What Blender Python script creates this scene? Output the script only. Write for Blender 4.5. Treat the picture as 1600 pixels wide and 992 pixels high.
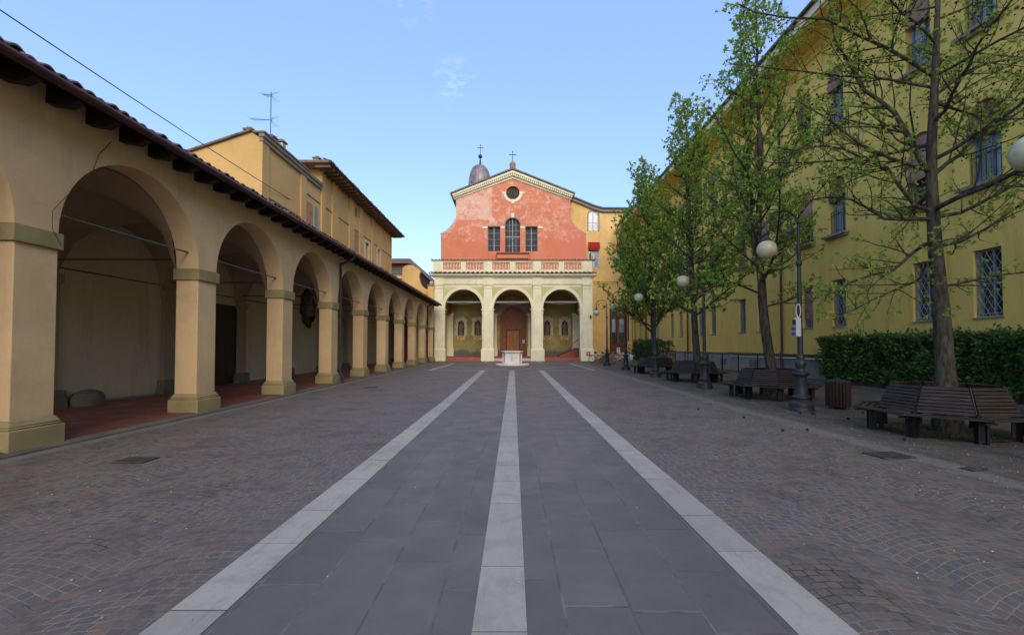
import bpy, bmesh, math, random
from math import sin, cos, pi, radians, sqrt, atan2
from mathutils import Vector, Matrix, geometry, noise

# ------------------------------------------------------------------ camera, light, exposure
scene = bpy.context.scene
for o in list(bpy.data.objects): bpy.data.objects.remove(o)
col = scene.collection
cd = bpy.data.cameras.new("camera"); cam = bpy.data.objects.new("camera", cd); col.objects.link(cam)
cam.location = (0, 0, 1.6); cam.rotation_euler = (radians(90 + 1.45), 0, 0)
cd.sensor_width = 36; cd.lens = 16.0; cd.shift_y = 0.0175; cd.clip_start = 0.05; cd.clip_end = 2000
scene.camera = cam
scene.render.resolution_x = 1024; scene.render.resolution_y = 634
SUN_EL, SUN_STR, SUN_ANG, SKY_STR, EXPO = 30, 0.92, 40, 0.125, 1.55
w = bpy.data.worlds.new("World"); scene.world = w; w.use_nodes = True
nt = w.node_tree; nt.nodes.clear()
sky = nt.nodes.new('ShaderNodeTexSky'); sky.sky_type = 'NISHITA'; sky.sun_disc = False
sky.sun_elevation = radians(SUN_EL); sky.sun_rotation = radians(171); sky.air_density = 1.0; sky.dust_density = 0.15; sky.ozone_density = 2.2
bg = nt.nodes.new('ShaderNodeBackground'); bg.inputs[1].default_value = SKY_STR
wo = nt.nodes.new('ShaderNodeOutputWorld')
# faint wisps of cloud, fixed in the sky by direction
tc = nt.nodes.new('ShaderNodeTexCoord')
mp = nt.nodes.new('ShaderNodeMapping'); mp.inputs['Scale'].default_value = (9, 9, 22)
ns = nt.nodes.new('ShaderNodeTexNoise'); ns.inputs['Scale'].default_value = 2.2; ns.inputs['Detail'].default_value = 7; ns.inputs['Roughness'].default_value = .62
nt.links.new(tc.outputs['Generated'], mp.inputs[0]); nt.links.new(mp.outputs[0], ns.inputs[0])
cr = nt.nodes.new('ShaderNodeValToRGB'); cr.color_ramp.elements[0].position = .50; cr.color_ramp.elements[1].position = .95
nt.links.new(ns.outputs[0], cr.inputs[0])
def spot(d, rad):
    d = Vector(d).normalized()
    dp = nt.nodes.new('ShaderNodeVectorMath'); dp.operation = 'DOT_PRODUCT'; dp.inputs[1].default_value = d
    nt.links.new(tc.outputs['Generated'], dp.inputs[0])
    mr = nt.nodes.new('ShaderNodeMapRange'); mr.inputs[1].default_value = cos(rad); mr.inputs[2].default_value = 1
    nt.links.new(dp.outputs['Value'], mr.inputs[0]); return mr.outputs[0]
ad = nt.nodes.new('ShaderNodeMath'); ad.operation = 'ADD'; ad.use_clamp = True
nt.links.new(spot((-.124, 1, .585), .05), ad.inputs[0]); nt.links.new(spot((-.235, 1, .775), .05), ad.inputs[1])
mu = nt.nodes.new('ShaderNodeMath'); mu.operation = 'MULTIPLY'
nt.links.new(ad.outputs[0], mu.inputs[0]); nt.links.new(cr.outputs[0], mu.inputs[1])
mx = nt.nodes.new('ShaderNodeMixRGB'); mx.inputs[2].default_value = (3.2, 3.5, 4, 1)
tn = nt.nodes.new('ShaderNodeMixRGB'); tn.blend_type = 'MULTIPLY'; tn.inputs[0].default_value = 1; tn.inputs[2].default_value = (1.02, .97, 1.0, 1)
fl = nt.nodes.new('ShaderNodeMixRGB'); fl.inputs[0].default_value = .6; fl.inputs[2].default_value = (.95, 1.62, 2.75, 1)
nt.links.new(sky.outputs[0], fl.inputs[1]); nt.links.new(fl.outputs[0], tn.inputs[1])
nt.links.new(mu.outputs[0], mx.inputs[0]); nt.links.new(tn.outputs[0], mx.inputs[1])
nt.links.new(mx.outputs[0], bg.inputs[0]); nt.links.new(bg.outputs[0], wo.inputs[0])
sd = bpy.data.lights.new("sun", 'SUN'); sd.energy = SUN_STR; sd.angle = radians(SUN_ANG); sd.color = (1, .82, .58)
so = bpy.data.objects.new("sun", sd); col.objects.link(so)
so.rotation_euler = (radians(90 - SUN_EL), 0, radians(9))      # shines towards +Y and down
scene.view_settings.view_transform = 'Standard'; scene.view_settings.look = 'None'
scene.view_settings.exposure = EXPO; scene.view_settings.gamma = 1
scene.cycles.max_bounces = 6; scene.cycles.diffuse_bounces = 4

# ------------------------------------------------------------------ helpers
FP = 711.0; PT = radians(1.45)
def at(px, py, D):
    """world point at distance D seen at photo pixel (px, py): used to take measurements off the photograph"""
    u = (px - 800) / FP; v = (524 - py) / FP
    Y = cos(PT) - v * sin(PT); Z = sin(PT) + v * cos(PT)
    return Vector((u * D / Y, D, 1.6 + Z * D / Y))
def gz(y):
    return 0.0 if y < 13 else min(y - 13, 31) * 0.0072

def tag(o, label=None, cat=None, group=None, kind=None):
    if label: o['label'] = label
    if cat: o['category'] = cat
    if group: o['group'] = group
    if kind: o['kind'] = kind
    return o
def empty(name, loc=(0, 0, 0), label=None, cat=None, group=None, rz=0):
    o = bpy.data.objects.new(name, None); col.objects.link(o); o.location = loc; o.rotation_euler = (0, 0, rz)
    return tag(o, label, cat, group)
def kids(o): return [c for c in bpy.data.objects if c.parent == o]
KID = {}
def link_child(o, parent):
    o.parent = parent
    if parent is not None: KID.setdefault(parent.name, []).append(o)
def copy_tree(o, parent=None):
    c = o.copy(); col.objects.link(c)
    if parent is not None: link_child(c, parent)
    for ch in list(KID.get(o.name, [])): copy_tree(ch, c)
    return c

class MB:
    def __init__(s): s.v = []; s.f = []; s.m = []
    def add(s, vs, fs, m=0):
        n = len(s.v); s.v += [tuple(p) for p in vs]; s.f += [tuple(i + n for i in f) for f in fs]; s.m += [m] * len(fs)
    def box(s, x0, x1, y0, y1, z0, z1, m=0):
        if x0 > x1: x0, x1 = x1, x0
        if y0 > y1: y0, y1 = y1, y0
        if z0 > z1: z0, z1 = z1, z0
        s.add([(x0, y0, z0), (x1, y0, z0), (x1, y1, z0), (x0, y1, z0), (x0, y0, z1), (x1, y0, z1), (x1, y1, z1), (x0, y1, z1)],
              [(0, 3, 2, 1), (4, 5, 6, 7), (0, 1, 5, 4), (1, 2, 6, 5), (2, 3, 7, 6), (3, 0, 4, 7)], m)
    def frustum(s, x0, x1, y0, y1, z0, z1, dx, dy, m=0):
        s.add([(x0, y0, z0), (x1, y0, z0), (x1, y1, z0), (x0, y1, z0), (x0 + dx, y0 + dy, z1), (x1 - dx, y0 + dy, z1), (x1 - dx, y1 - dy, z1), (x0 + dx, y1 - dy, z1)],
              [(0, 3, 2, 1), (4, 5, 6, 7), (0, 1, 5, 4), (1, 2, 6, 5), (2, 3, 7, 6), (3, 0, 4, 7)], m)
    def tube(s, pts, r, n=8, m=0, cap=True):
        pts = [Vector(p) for p in pts]
        if not isinstance(r, (list, tuple)): r = [r] * len(pts)
        vs = []; fs = []; ref = None
        for i, p in enumerate(pts):
            t = (pts[min(i + 1, len(pts) - 1)] - pts[max(i - 1, 0)])
            if t.length < 1e-9: t = Vector((0, 0, 1))
            t.normalize()
            if ref is None: ref = Vector((1, 0, 0)) if abs(t.x) < .8 else Vector((0, 1, 0))
            a = (ref - t * ref.dot(t)); 
            if a.length < 1e-6: a = t.orthogonal()
            a.normalize(); ref = a; b = t.cross(a)
            for k in range(n):
                an = 2 * pi * k / n; vs.append(p + (a * cos(an) + b * sin(an)) * r[i])
        for i in range(len(pts) - 1):
            for k in range(n):
                k2 = (k + 1) % n; fs.append((i * n + k, i * n + k2, (i + 1) * n + k2, (i + 1) * n + k))
        if cap and n > 2:
            fs.append(tuple(range(n))[::-1]); fs.append(tuple(range((len(pts) - 1) * n, len(pts) * n)))
        s.add(vs, fs, m)
    def lathe(s, prof, n=24, c=(0, 0, 0), m=0, sx=1, sy=1, cap=True):
        vs = []; fs = []
        for (r, z) in prof:
            for k in range(n):
                a = 2 * pi * k / n; vs.append((c[0] + r * cos(a) * sx, c[1] + r * sin(a) * sy, c[2] + z))
        for i in range(len(prof) - 1):
            for k in range(n):
                k2 = (k + 1) % n; fs.append((i * n + k, i * n + k2, (i + 1) * n + k2, (i + 1) * n + k))
        if cap: fs.append(tuple(range(n))[::-1]); fs.append(tuple(range((len(prof) - 1) * n, len(prof) * n)))
        s.add(vs, fs, m)
    def ball(s, c, r, n=12, m=0, sz=1):
        s.lathe([(max(r * sin(pi * i / n), .0004), -r * sz * cos(pi * i / n)) for i in range(n + 1)], n=n + 4, c=c, m=m)
    def torus(s, c, R, r, axis='x', n=28, k=6, m=0):
        pts = []
        for i in range(n + 1):
            a = 2 * pi * i / n
            if axis == 'x': pts.append((c[0], c[1] + R * cos(a), c[2] + R * sin(a)))
            elif axis == 'y': pts.append((c[0] + R * cos(a), c[1], c[2] + R * sin(a)))
            else: pts.append((c[0] + R * cos(a), c[1] + R * sin(a), c[2]))
        s.tube(pts, r, k, m, cap=False)
    def plate(s, loops, fn, w0, w1, m=0, back=True):
        """flat plate with holes: loops of (u, v); fn(u, v, w) -> point; w0 front, w1 back"""
        L = [[Vector((u, v, 0)) for u, v in lp] for lp in loops]
        tris = geometry.tessellate_polygon(L)
        flat = [p for lp in loops for p in lp]
        vs = [fn(u, v, w0) for u, v in flat]; n = len(flat)
        fs = [tuple(t) for t in tris]
        vs += [fn(u, v, w1) for u, v in flat]
        if back: fs += [tuple(i + n for i in reversed(t)) for t in tris]
        o = 0
        for lp in loops:
            k = len(lp)
            for i in range(k):
                j = (i + 1) % k; fs.append((o + i, o + j, n + o + j, n + o + i))
            o += k
        s.add(vs, fs, m)
    def build(s, name, mats, parent=None, loc=None, sharp=32, bevel=0, fix=True, smooth=True):
        me = bpy.data.meshes.new(name); me.from_pydata(s.v, [], s.f)
        if not isinstance(mats, (list, tuple)): mats = [mats]
        for mt in mats: me.materials.append(mt)
        if len(mats) > 1: me.polygons.foreach_set('material_index', s.m)
        if fix:
            bm = bmesh.new(); bm.from_mesh(me); bmesh.ops.recalc_face_normals(bm, faces=bm.faces); bm.to_mesh(me); bm.free()
        if smooth:
            me.polygons.foreach_set('use_smooth', [True] * len(me.polygons)); me.set_sharp_from_angle(angle=radians(sharp))
        me.update()
        o = bpy.data.objects.new(name, me); col.objects.link(o)
        if parent is not None: link_child(o, parent)
        if loc is not None: o.location = loc
        if bevel:
            b = o.modifiers.new('bevel', 'BEVEL'); b.width = bevel; b.segments = 2; b.limit_method = 'ANGLE'; b.angle_limit = radians(40)
        return o
def mesh1(name, fn, mats, parent=None, **k):
    b = MB(); fn(b); return b.build(name, mats, parent, **k)
def arch_pts(c, half, spring, n=20, rise=None):
    rise = half if rise is None else rise
    return [(c + half * cos(pi * i / n), spring + rise * sin(pi * i / n)) for i in range(n + 1)]   # right -> left
def rect(u0, u1, v0, v1): return [(u0, v0), (u1, v0), (u1, v1), (u0, v1)]

# ------------------------------------------------------------------ materials
MATS = {}
class N:
    """tiny node-graph writer"""
    def __init__(s, name):
        s.mat = bpy.data.materials.new(name); s.mat.use_nodes = True; s.t = s.mat.node_tree; s.t.nodes.clear()
        s.out = s.t.nodes.new('ShaderNodeOutputMaterial'); s.b = s.t.nodes.new('ShaderNodeBsdfPrincipled')
        s.t.links.new(s.b.outputs[0], s.out.inputs[0]); s._c = None
    def co(s):
        if s._c is None: s._c = s.t.nodes.new('ShaderNodeTexCoord')
        return s._c.outputs['Object']
    def geo(s):
        g = s.t.nodes.new('ShaderNodeNewGeometry'); return g.outputs['Position']
    def put(s, sock, v):
        if isinstance(v, bpy.types.NodeSocket): s.t.links.new(v, sock)
        elif isinstance(v, (tuple, list)) and len(v) == 3 and sock.type == 'RGBA': sock.default_value = (*v, 1)
        else: sock.default_value = v
    def m(s, op, a, b=0.0, c=None, clamp=False):
        n = s.t.nodes.new('ShaderNodeMath'); n.operation = op; n.use_clamp = clamp
        s.put(n.inputs[0], a); s.put(n.inputs[1], b)
        if c is not None: s.put(n.inputs[2], c)
        return n.outputs[0]
    def sep(s, v):
        n = s.t.nodes.new('ShaderNodeSeparateXYZ'); s.put(n.inputs[0], v); return n.outputs
    def comb(s, x, y, z=0.0):
        n = s.t.nodes.new('ShaderNodeCombineXYZ'); s.put(n.inputs[0], x); s.put(n.inputs[1], y); s.put(n.inputs[2], z); return n.outputs[0]
    def scale(s, v, sc):
        n = s.t.nodes.new('ShaderNodeMapping'); s.put(n.inputs[0], v); n.inputs['Scale'].default_value = sc; return n.outputs[0]
    def noise(s, v, sc, det=4, rough=.55, color=False):
        n = s.t.nodes.new('ShaderNodeTexNoise'); s.put(n.inputs['Vector'], v); n.inputs['Scale'].default_value = sc
        n.inputs['Detail'].default_value = det; n.inputs['Roughness'].default_value = rough
        return n.outputs[1] if color else n.outputs[0]
    def white(s, v):
        n = s.t.nodes.new('ShaderNodeTexWhiteNoise'); s.put(n.inputs[0], v); return n.outputs
    def vor(s, v, sc, feat='F1', rnd=1.0):
        n = s.t.nodes.new('ShaderNodeTexVoronoi'); n.feature = feat; s.put(n.inputs['Vector'], v); n.inputs['Scale'].default_value = sc
        n.inputs['Randomness'].default_value = rnd; return n.outputs
    def ramp(s, v, a, b, lo=0.0, hi=1.0):
        n = s.t.nodes.new('ShaderNodeMapRange'); n.interpolation_type = 'SMOOTHSTEP'; s.put(n.inputs[0], v)
        n.inputs[1].default_value = a; n.inputs[2].default_value = b; n.inputs[3].default_value = lo; n.inputs[4].default_value = hi; return n.outputs[0]
    def mix(s, f, a, b, mode='MIX'):
        n = s.t.nodes.new('ShaderNodeMixRGB'); n.blend_type = mode; s.put(n.inputs[0], f); s.put(n.inputs[1], a); s.put(n.inputs[2], b); return n.outputs[0]
    def bump(s, h, strength=.3, dist=.01):
        n = s.t.nodes.new('ShaderNodeBump'); n.inputs['Strength'].default_value = strength; n.inputs['Distance'].default_value = dist
        s.put(n.inputs['Height'], h); s.t.links.new(n.outputs[0], s.b.inputs['Normal'])
    def fin(s, colr, rough=.85, metal=0.0, spec=.3):
        s.put(s.b.inputs['Base Color'], colr); s.put(s.b.inputs['Roughness'], rough); s.put(s.b.inputs['Metallic'], metal)
        s.b.inputs['Specular IOR Level'].default_value = spec
        return s.mat

def plaster(name, c, var=.18, stain=None, stain_amt=.35, sc=.35, rough=.9, dirt=False, streak=1.0):
    n = N(name); p = n.geo()
    big = n.noise(p, sc, 5, .6); fine = n.noise(p, 9, 4, .6)
    d = tuple(x * (1 - var) for x in c); l = tuple(min(1, x * (1 + var * .6)) for x in c)
    a = n.mix(n.ramp(big, .3, .7), d, l)
    a = n.mix(n.m('MULTIPLY', n.ramp(fine, .35, .75), .18), a, tuple(x * .8 for x in c))
    if stain:
        st = n.noise(n.scale(p, (1.0, 1.0, .13)), 1.9, 7, .7)
        a = n.mix(n.m('MULTIPLY', n.ramp(st, .52, .72), stain_amt), a, stain)
    mot = n.noise(p, 3.2, 8, .72)
    a = n.mix(n.m('MULTIPLY', n.ramp(mot, .5, .68), .22), a, tuple(min(1, x * 1.22) for x in c))
    crk = n.m('SUBTRACT', 1.0, n.ramp(n.m('ADD', n.vor(n.mix(.2, p, n.noise(p, 1.5, 5, .7, color=True), 'ADD'), .45, 'DISTANCE_TO_EDGE')[0], 0.0), .0015, .006))
    a = n.mix(n.m('MULTIPLY', n.m('MULTIPLY', crk, n.ramp(n.noise(p, .5, 3), .56, .66)), .3), a, tuple(x * .45 for x in c))
    if dirt:
        z = n.sep(p)[2]
        sp = n.m('MULTIPLY', n.ramp(n.m('ADD', z, n.m('MULTIPLY', n.noise(p, 2.5, 6, .7), 1.2)), 1.9, .7), .4)
        a = n.mix(sp, a, tuple(x * .62 for x in c))
    n.bump(n.m('ADD', n.noise(p, 30, 5, .6), n.m('MULTIPLY', n.noise(p, 2.2, 3), 1.5)), .3, .014)
    return n.fin(a, rough, spec=.15)
def simple(name, c, rough=.6, metal=0, var=.15, sc=6, spec=.3, bump=.1):
    n = N(name); p = n.geo()
    a = n.mix(n.ramp(n.noise(p, sc, 5, .6), .3, .7), tuple(x * (1 - var) for x in c), tuple(min(1, x * (1 + var)) for x in c))
    if bump: n.bump(n.noise(p, sc * 4, 4), bump, .01)
    return n.fin(a, rough, metal, spec)
def wood(name, c, axis=2, rough=.6, var=.35, plank=None):
    n = N(name); p = n.co(); s3 = [14, 14, 14]; s3[axis] = 1.2
    g = n.noise(n.scale(p, tuple(s3)), 1.6, 6, .65)
    a = n.mix(n.ramp(g, .3, .7), tuple(x * (1 - var) for x in c), tuple(x * (1 + var) for x in c))
    n.bump(g, .3, .006)
    return n.fin(a, rough, spec=.25)
def tiles(name, a=(.30, .15, .09), b=(.16, .12, .10)):
    n = N(name); p = n.geo()
    cell = n.vor(p, 3.3)[1]
    s = n.sep(cell)
    c = n.mix(s[0], a, b); c = n.mix(n.ramp(n.noise(p, 4, 5, .7), .5, .7), c, (.07, .065, .05))
    n.bump(n.noise(p, 40, 4), .3, .01)
    return n.fin(c, .9, spec=.15)

M = {}
M['arc'] = plaster('arcade_plaster', (.66, .465, .26), .13, (.44, .32, .18), .5, sc=.6, dirt=True)
M['arc_near'] = M['arc']
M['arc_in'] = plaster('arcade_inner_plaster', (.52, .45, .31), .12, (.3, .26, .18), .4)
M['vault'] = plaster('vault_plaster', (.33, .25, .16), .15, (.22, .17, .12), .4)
M['olive'] = plaster('olive_stone', (.31, .255, .125), .22, (.2, .17, .09), .5, sc=1.2)
M['ochre'] = plaster('ochre_wall', (.76, .53, .135), .12, (.50, .31, .08), .6, sc=.25)
M['ochre2'] = plaster('orange_ochre_wall', (.66, .42, .16), .14, (.5, .27, .09), .4, sc=.3)
M['ochre3'] = plaster('golden_wall', (.74, .50, .20), .16, (.62, .30, .09), .5, sc=.4)
M['cream'] = plaster('cream_plaster', (.74, .70, .50), .10, (.50, .47, .31), .5, sc=.8)
M['panel'] = plaster('pale_green_plaster', (.50, .50, .24), .15, (.4, .4, .2), .3)
M['white'] = plaster('white_stone', (.66, .64, .60), .12, (.42, .41, .38), .5, sc=1.5)
M['greystone'] = plaster('grey_plinth_render', (.27, .26, .23), .22, (.15, .14, .12), .6, sc=.9)
M['brown'] = plaster('brown_arch_plaster', (.30, .15, .07), .2, (.2, .1, .05), .4)
M['pink'] = plaster('pink_reveal', (.55, .36, .30), .2)
M['patch'] = plaster('worn_brick_patch', (.46, .25, .12), .3, (.55, .40, .28), .6, sc=3)
M['darkred'] = plaster('dark_red_wall', (.38, .10, .06), .2, (.25, .08, .05), .5)
M['redstep'] = simple('red_stone_step', (.30, .095, .075), .7, var=.25)
M['maroon'] = simple('maroon_gutter', (.06, .017, .017), .45, var=.3, sc=3, spec=.4)
M['darkwood'] = wood('dark_rafter_wood', (.026, .016, .012), 0)
M['rafter'] = wood('pale_rafter_wood', (.20, .13, .08), 0)
M['iron'] = simple('dark_iron', (.022, .026, .032), .42, .3, .3, 8, .5)
M['lampiron'] = simple('blue_grey_lamp_iron', (.026, .032, .038), .5, .1, .3, 10, .5)
M['pipe'] = simple('dark_green_pipe', (.035, .04, .035), .5, .2, .3)
M['pipebrown'] = simple('brown_copper_pipe', (.055, .026, .020), .45, .3, .35, 3)
M['rod'] = simple('grey_tie_rod', (.14, .14, .135), .5, .3)
M['roddark'] = simple('dark_tie_rod', (.04, .035, .03), .6)
M['tile'] = tiles('roof_tile')
M['tilegrey'] = tiles('grey_roof_tile', (.22, .15, .12), (.19, .17, .15))
M['bench'] = wood('bench_slat_wood', (.042, .031, .027), 0, .55, .4)
M['benchiron'] = simple('bench_iron', (.014, .015, .016), .5, .2, .3)
M['binwood'] = wood('bin_slat_wood', (.035, .02, .017), 2)
M['sill'] = simple('grey_sill_stone', (.26, .22, .16), .85, var=.25)
M['blind'] = simple('maroon_blind_cloth', (.20, .065, .065), .9, var=.3, sc=4)
M['blindpink'] = simple('faded_pink_blind_cloth', (.33, .17, .15), .9, var=.25, sc=4)
M['awning'] = simple('red_awning_cloth', (.30, .015, .015), .85, var=.3, sc=5)
M['whitepaint'] = simple('white_painted_frame', (.62, .62, .60), .5, var=.1)
M['greyframe'] = simple('grey_painted_frame', (.30, .32, .33), .5, var=.2)
M['lattice'] = simple('pale_lattice_iron', (.32, .33, .32), .5, .2, .25)
M['wooddoor'] = wood('brown_church_door_wood', (.20, .075, .028), 2, .5, .45)
M['doorframe'] = wood('red_brown_door_wood', (.22, .06, .025), 2, .45, .3)
M['dome'] = simple('weathered_dome_metal', (.25, .21, .20), .5, .3, .35, 1.2)
M['rubber'] = simple('black_rubber', (.015, .015, .016), .8)
M['steel'] = simple('worn_steel', (.16, .16, .165), .4, .6, .1)
M['whitebike'] = simple('cream_bicycle_paint', (.70, .66, .52), .35)
M['orange'] = simple('orange_paint', (.55, .10, .02), .4)
M['bike3'] = simple('dark_bicycle_paint', (.05, .05, .07), .35)
M['redsign'] = simple('red_sign_paint', (.50, .02, .02), .4, var=.05)
M['paper'] = simple('white_paper', (.75, .75, .73), .7, var=.04)
M['blue'] = simple('blue_socket', (.02, .06, .35), .4)
M['boxgrey'] = simple('light_grey_plastic', (.55, .57, .57), .5, var=.06)
M['fresco'] = plaster('stucco_frame', (.50, .44, .36), .2, (.62, .58, .5), .6, sc=3)
M['nichedark'] = simple('dark_niche', (.07, .055, .045), .9, var=.4)
M['statue'] = plaster('aged_statue', (.22, .17, .11), .3, (.08, .06, .05), .6, sc=4)
M['gold'] = simple('ochre_console', (.50, .27, .08), .8, var=.3)
M['brickred'] = simple('terracotta_baluster', (.60, .48, .34), .9, var=.35, sc=7)
M['soffit'] = simple('dark_soffit_boards', (.035, .022, .016), .95, spec=0.0, bump=0)
M['grate'] = simple('worn_grate_iron', (.075, .066, .058), .7, .1, .3)
M['soil'] = simple('dark_soil', (.055, .045, .03), .95, var=.4)
M['kerb'] = plaster('kerb_stone', (.15, .135, .11), .25, (.09, .08, .06), .5, sc=2)
M['seedball'] = simple('dark_seed_ball', (.03, .016, .010), .9, var=.4, sc=40)
M['bunchiron'] = M['iron']

def glass_mat(name, c, rough=.06):
    n = N(name); p = n.geo()
    n.bump(n.noise(p, 1.3, 2), .12, .05)
    return n.fin(n.mix(n.ramp(n.noise(p, .8, 3), .4, .6), c, tuple(x * 1.8 for x in c)), rough, 0, .9)
M['glass'] = glass_mat('window_glass', (.03, .04, .05))
M['glassdark'] = simple('old_leaded_glass', (.05, .05, .052), .6, var=.4, spec=.15)
M['glassblue'] = glass_mat('sky_blue_glass', (.20, .25, .30), .12)  # pale blue sky reflection painted into the base colour
n = N('globe_glass'); n.b.inputs['Subsurface Weight'].default_value = .3
n.b.inputs['Subsurface Radius'].default_value = (.1, .1, .08)
M['globe'] = n.fin(n.mix(n.ramp(n.noise(n.co(), 5, 4), .4, .7), (.54, .50, .32), (.46, .42, .25)), .25, 0, .5)

# bark
n = N('tree_bark'); p = n.geo()
g = n.noise(n.scale(p, (1, 1, .28)), 14, 6, .7); l = n.noise(p, 2.5, 4)
n.bump(g, .9, .03)
M['bark'] = n.fin(n.mix(n.ramp(g, .35, .65), (.035, .028, .022), n.mix(n.ramp(l, .4, .65), (.10, .08, .062), (.095, .098, .065))), .95, spec=.1)
def leafmat(name, a, b, trans=.35, sc=3.5):
    n = N(name); p = n.geo()
    cell = n.sep(n.vor(p, 14)[1])[0]
    f = n.m('MULTIPLY', n.m('ADD', cell, n.ramp(n.noise(p, sc, 3), .35, .65)), .5)
    c = n.mix(f, a, b); n.fin(c, .5, spec=.35)
    tr = n.t.nodes.new('ShaderNodeBsdfTranslucent'); n.put(tr.inputs[0], n.mix(.4, c, (.30, .42, .05)))
    ms = n.t.nodes.new('ShaderNodeMixShader'); ms.inputs[0].default_value = trans
    n.t.links.new(n.b.outputs[0], ms.inputs[1]); n.t.links.new(tr.outputs[0], ms.inputs[2]); n.t.links.new(ms.outputs[0], n.out.inputs[0])
    return n.mat
M['leaf'] = leafmat('spring_leaf', (.15, .27, .030), (.36, .53, .08), .55)
M['laurel'] = leafmat('laurel_leaf', (.026, .068, .015), (.09, .18, .035), .2)
M['bushleaf'] = leafmat('bush_leaf', (.025, .06, .015), (.06, .12, .03), .2)
M['moss'] = leafmat('moss_grass', (.05, .08, .015), (.10, .14, .03), .2)
M['flower'] = simple('red_flower', (.45, .08, .06), .7, var=.3)

# --- cobbles laid in fans
def cobbles():
    n = N('porphyry_cobbles'); p = n.geo(); x, y, z = n.sep(p)
    w1 = n.sep(n.noise(p, .7, 2, color=True)); w2 = n.sep(n.noise(p, 6.0, 2, color=True))
    wx = n.m('ADD', n.m('MULTIPLY', n.m('SUBTRACT', w1[0], .5), .14), n.m('MULTIPLY', n.m('SUBTRACT', w2[0], .5), .032))
    wy = n.m('ADD', n.m('MULTIPLY', n.m('SUBTRACT', w1[1], .5), .12), n.m('MULTIPLY', n.m('SUBTRACT', w2[1], .5), .032))
    X = n.m('ADD', x, wx); Y = n.m('ADD', y, wy)
    arc = n.m('ABSOLUTE', n.m('SINE', n.m('MULTIPLY', X, pi / 1.45)))
    V = n.m('ADD', Y, n.m('MULTIPLY', arc, -.26))
    S = .088
    row = n.m('FLOOR', n.m('DIVIDE', V, S)); fv = n.m('FRACT', n.m('DIVIDE', V, S))
    rr = n.white(n.comb(row, 3.0, 1.0))[0]
    U = n.m('ADD', n.m('DIVIDE', X, .10), n.m('MULTIPLY', rr, 7.0))
    U = n.m('ADD', U, n.m('MULTIPLY', n.noise(n.comb(U, row, 0.0), .8, 0), .25))
    cu = n.m('FLOOR', U); fu = n.m('FRACT', U)
    eu = n.m('MINIMUM', fu, n.m('SUBTRACT', 1.0, fu)); ev = n.m('MINIMUM', fv, n.m('SUBTRACT', 1.0, fv))
    e = n.m('SUBTRACT', n.m('MINIMUM', eu, ev), n.m('MULTIPLY', n.m('SUBTRACT', n.noise(p, 26, 3), .5), .20))
    stone = n.ramp(e, .03, .10)
    wn = n.white(n.comb(cu, row, 0.0)); r3 = n.sep(wn[1])
    base = n.mix(r3[0], (.098, .078, .066), (.150, .122, .103))
    base = n.mix(n.ramp(r3[1], .80, .88), base, (.165, .103, .082))
    base = n.mix(n.ramp(r3[1], .988, .99), base, (.21, .12, .07))
    base = n.mix(n.ramp(r3[2], .78, .95), base, (.092, .082, .088))
    base = n.mix(n.m('MULTIPLY', n.ramp(n.noise(p, 22, 5, .65), .4, .7), .35), base, (.20, .175, .165))
    gm = n.ramp(n.noise(p, 1.1, 6, .7), .34, .54)
    grout = n.mix(gm, (.048, .045, .036), (.205, .185, .155))
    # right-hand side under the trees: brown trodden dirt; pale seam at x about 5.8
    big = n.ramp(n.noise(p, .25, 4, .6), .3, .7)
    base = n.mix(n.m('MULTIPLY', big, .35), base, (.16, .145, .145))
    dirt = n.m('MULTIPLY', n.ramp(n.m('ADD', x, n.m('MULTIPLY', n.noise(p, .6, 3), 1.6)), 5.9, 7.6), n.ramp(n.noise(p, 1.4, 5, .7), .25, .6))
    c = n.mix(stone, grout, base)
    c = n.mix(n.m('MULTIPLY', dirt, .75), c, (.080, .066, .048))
    seam = n.m('SUBTRACT', 1.0, n.ramp(n.m('ABSOLUTE', n.m('SUBTRACT', n.m('ADD', x, n.m('MULTIPLY', n.noise(p, 1.1, 4), .5)), 6.1)), .10, .28))
    c = n.mix(n.m('MULTIPLY', seam, .5), c, (.22, .215, .20))
    seam2 = n.m('SUBTRACT', 1.0, n.ramp(n.m('ABSOLUTE', n.m('SUBTRACT', n.m('ADD', x, n.m('MULTIPLY', n.noise(p, 1.7, 4), .4)), -6.95)), .06, .22))
    c = n.mix(n.m('MULTIPLY', seam2, .55), c, (.24, .235, .22))
    n.bump(n.m('ADD', stone, n.m('MULTIPLY', n.noise(p, 25, 4), .5)), .35, .006)
    return n.fin(c, n.ramp(r3[0], 0, 1, .55, .8), spec=.3)
M['cobble'] = cobbles()

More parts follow.
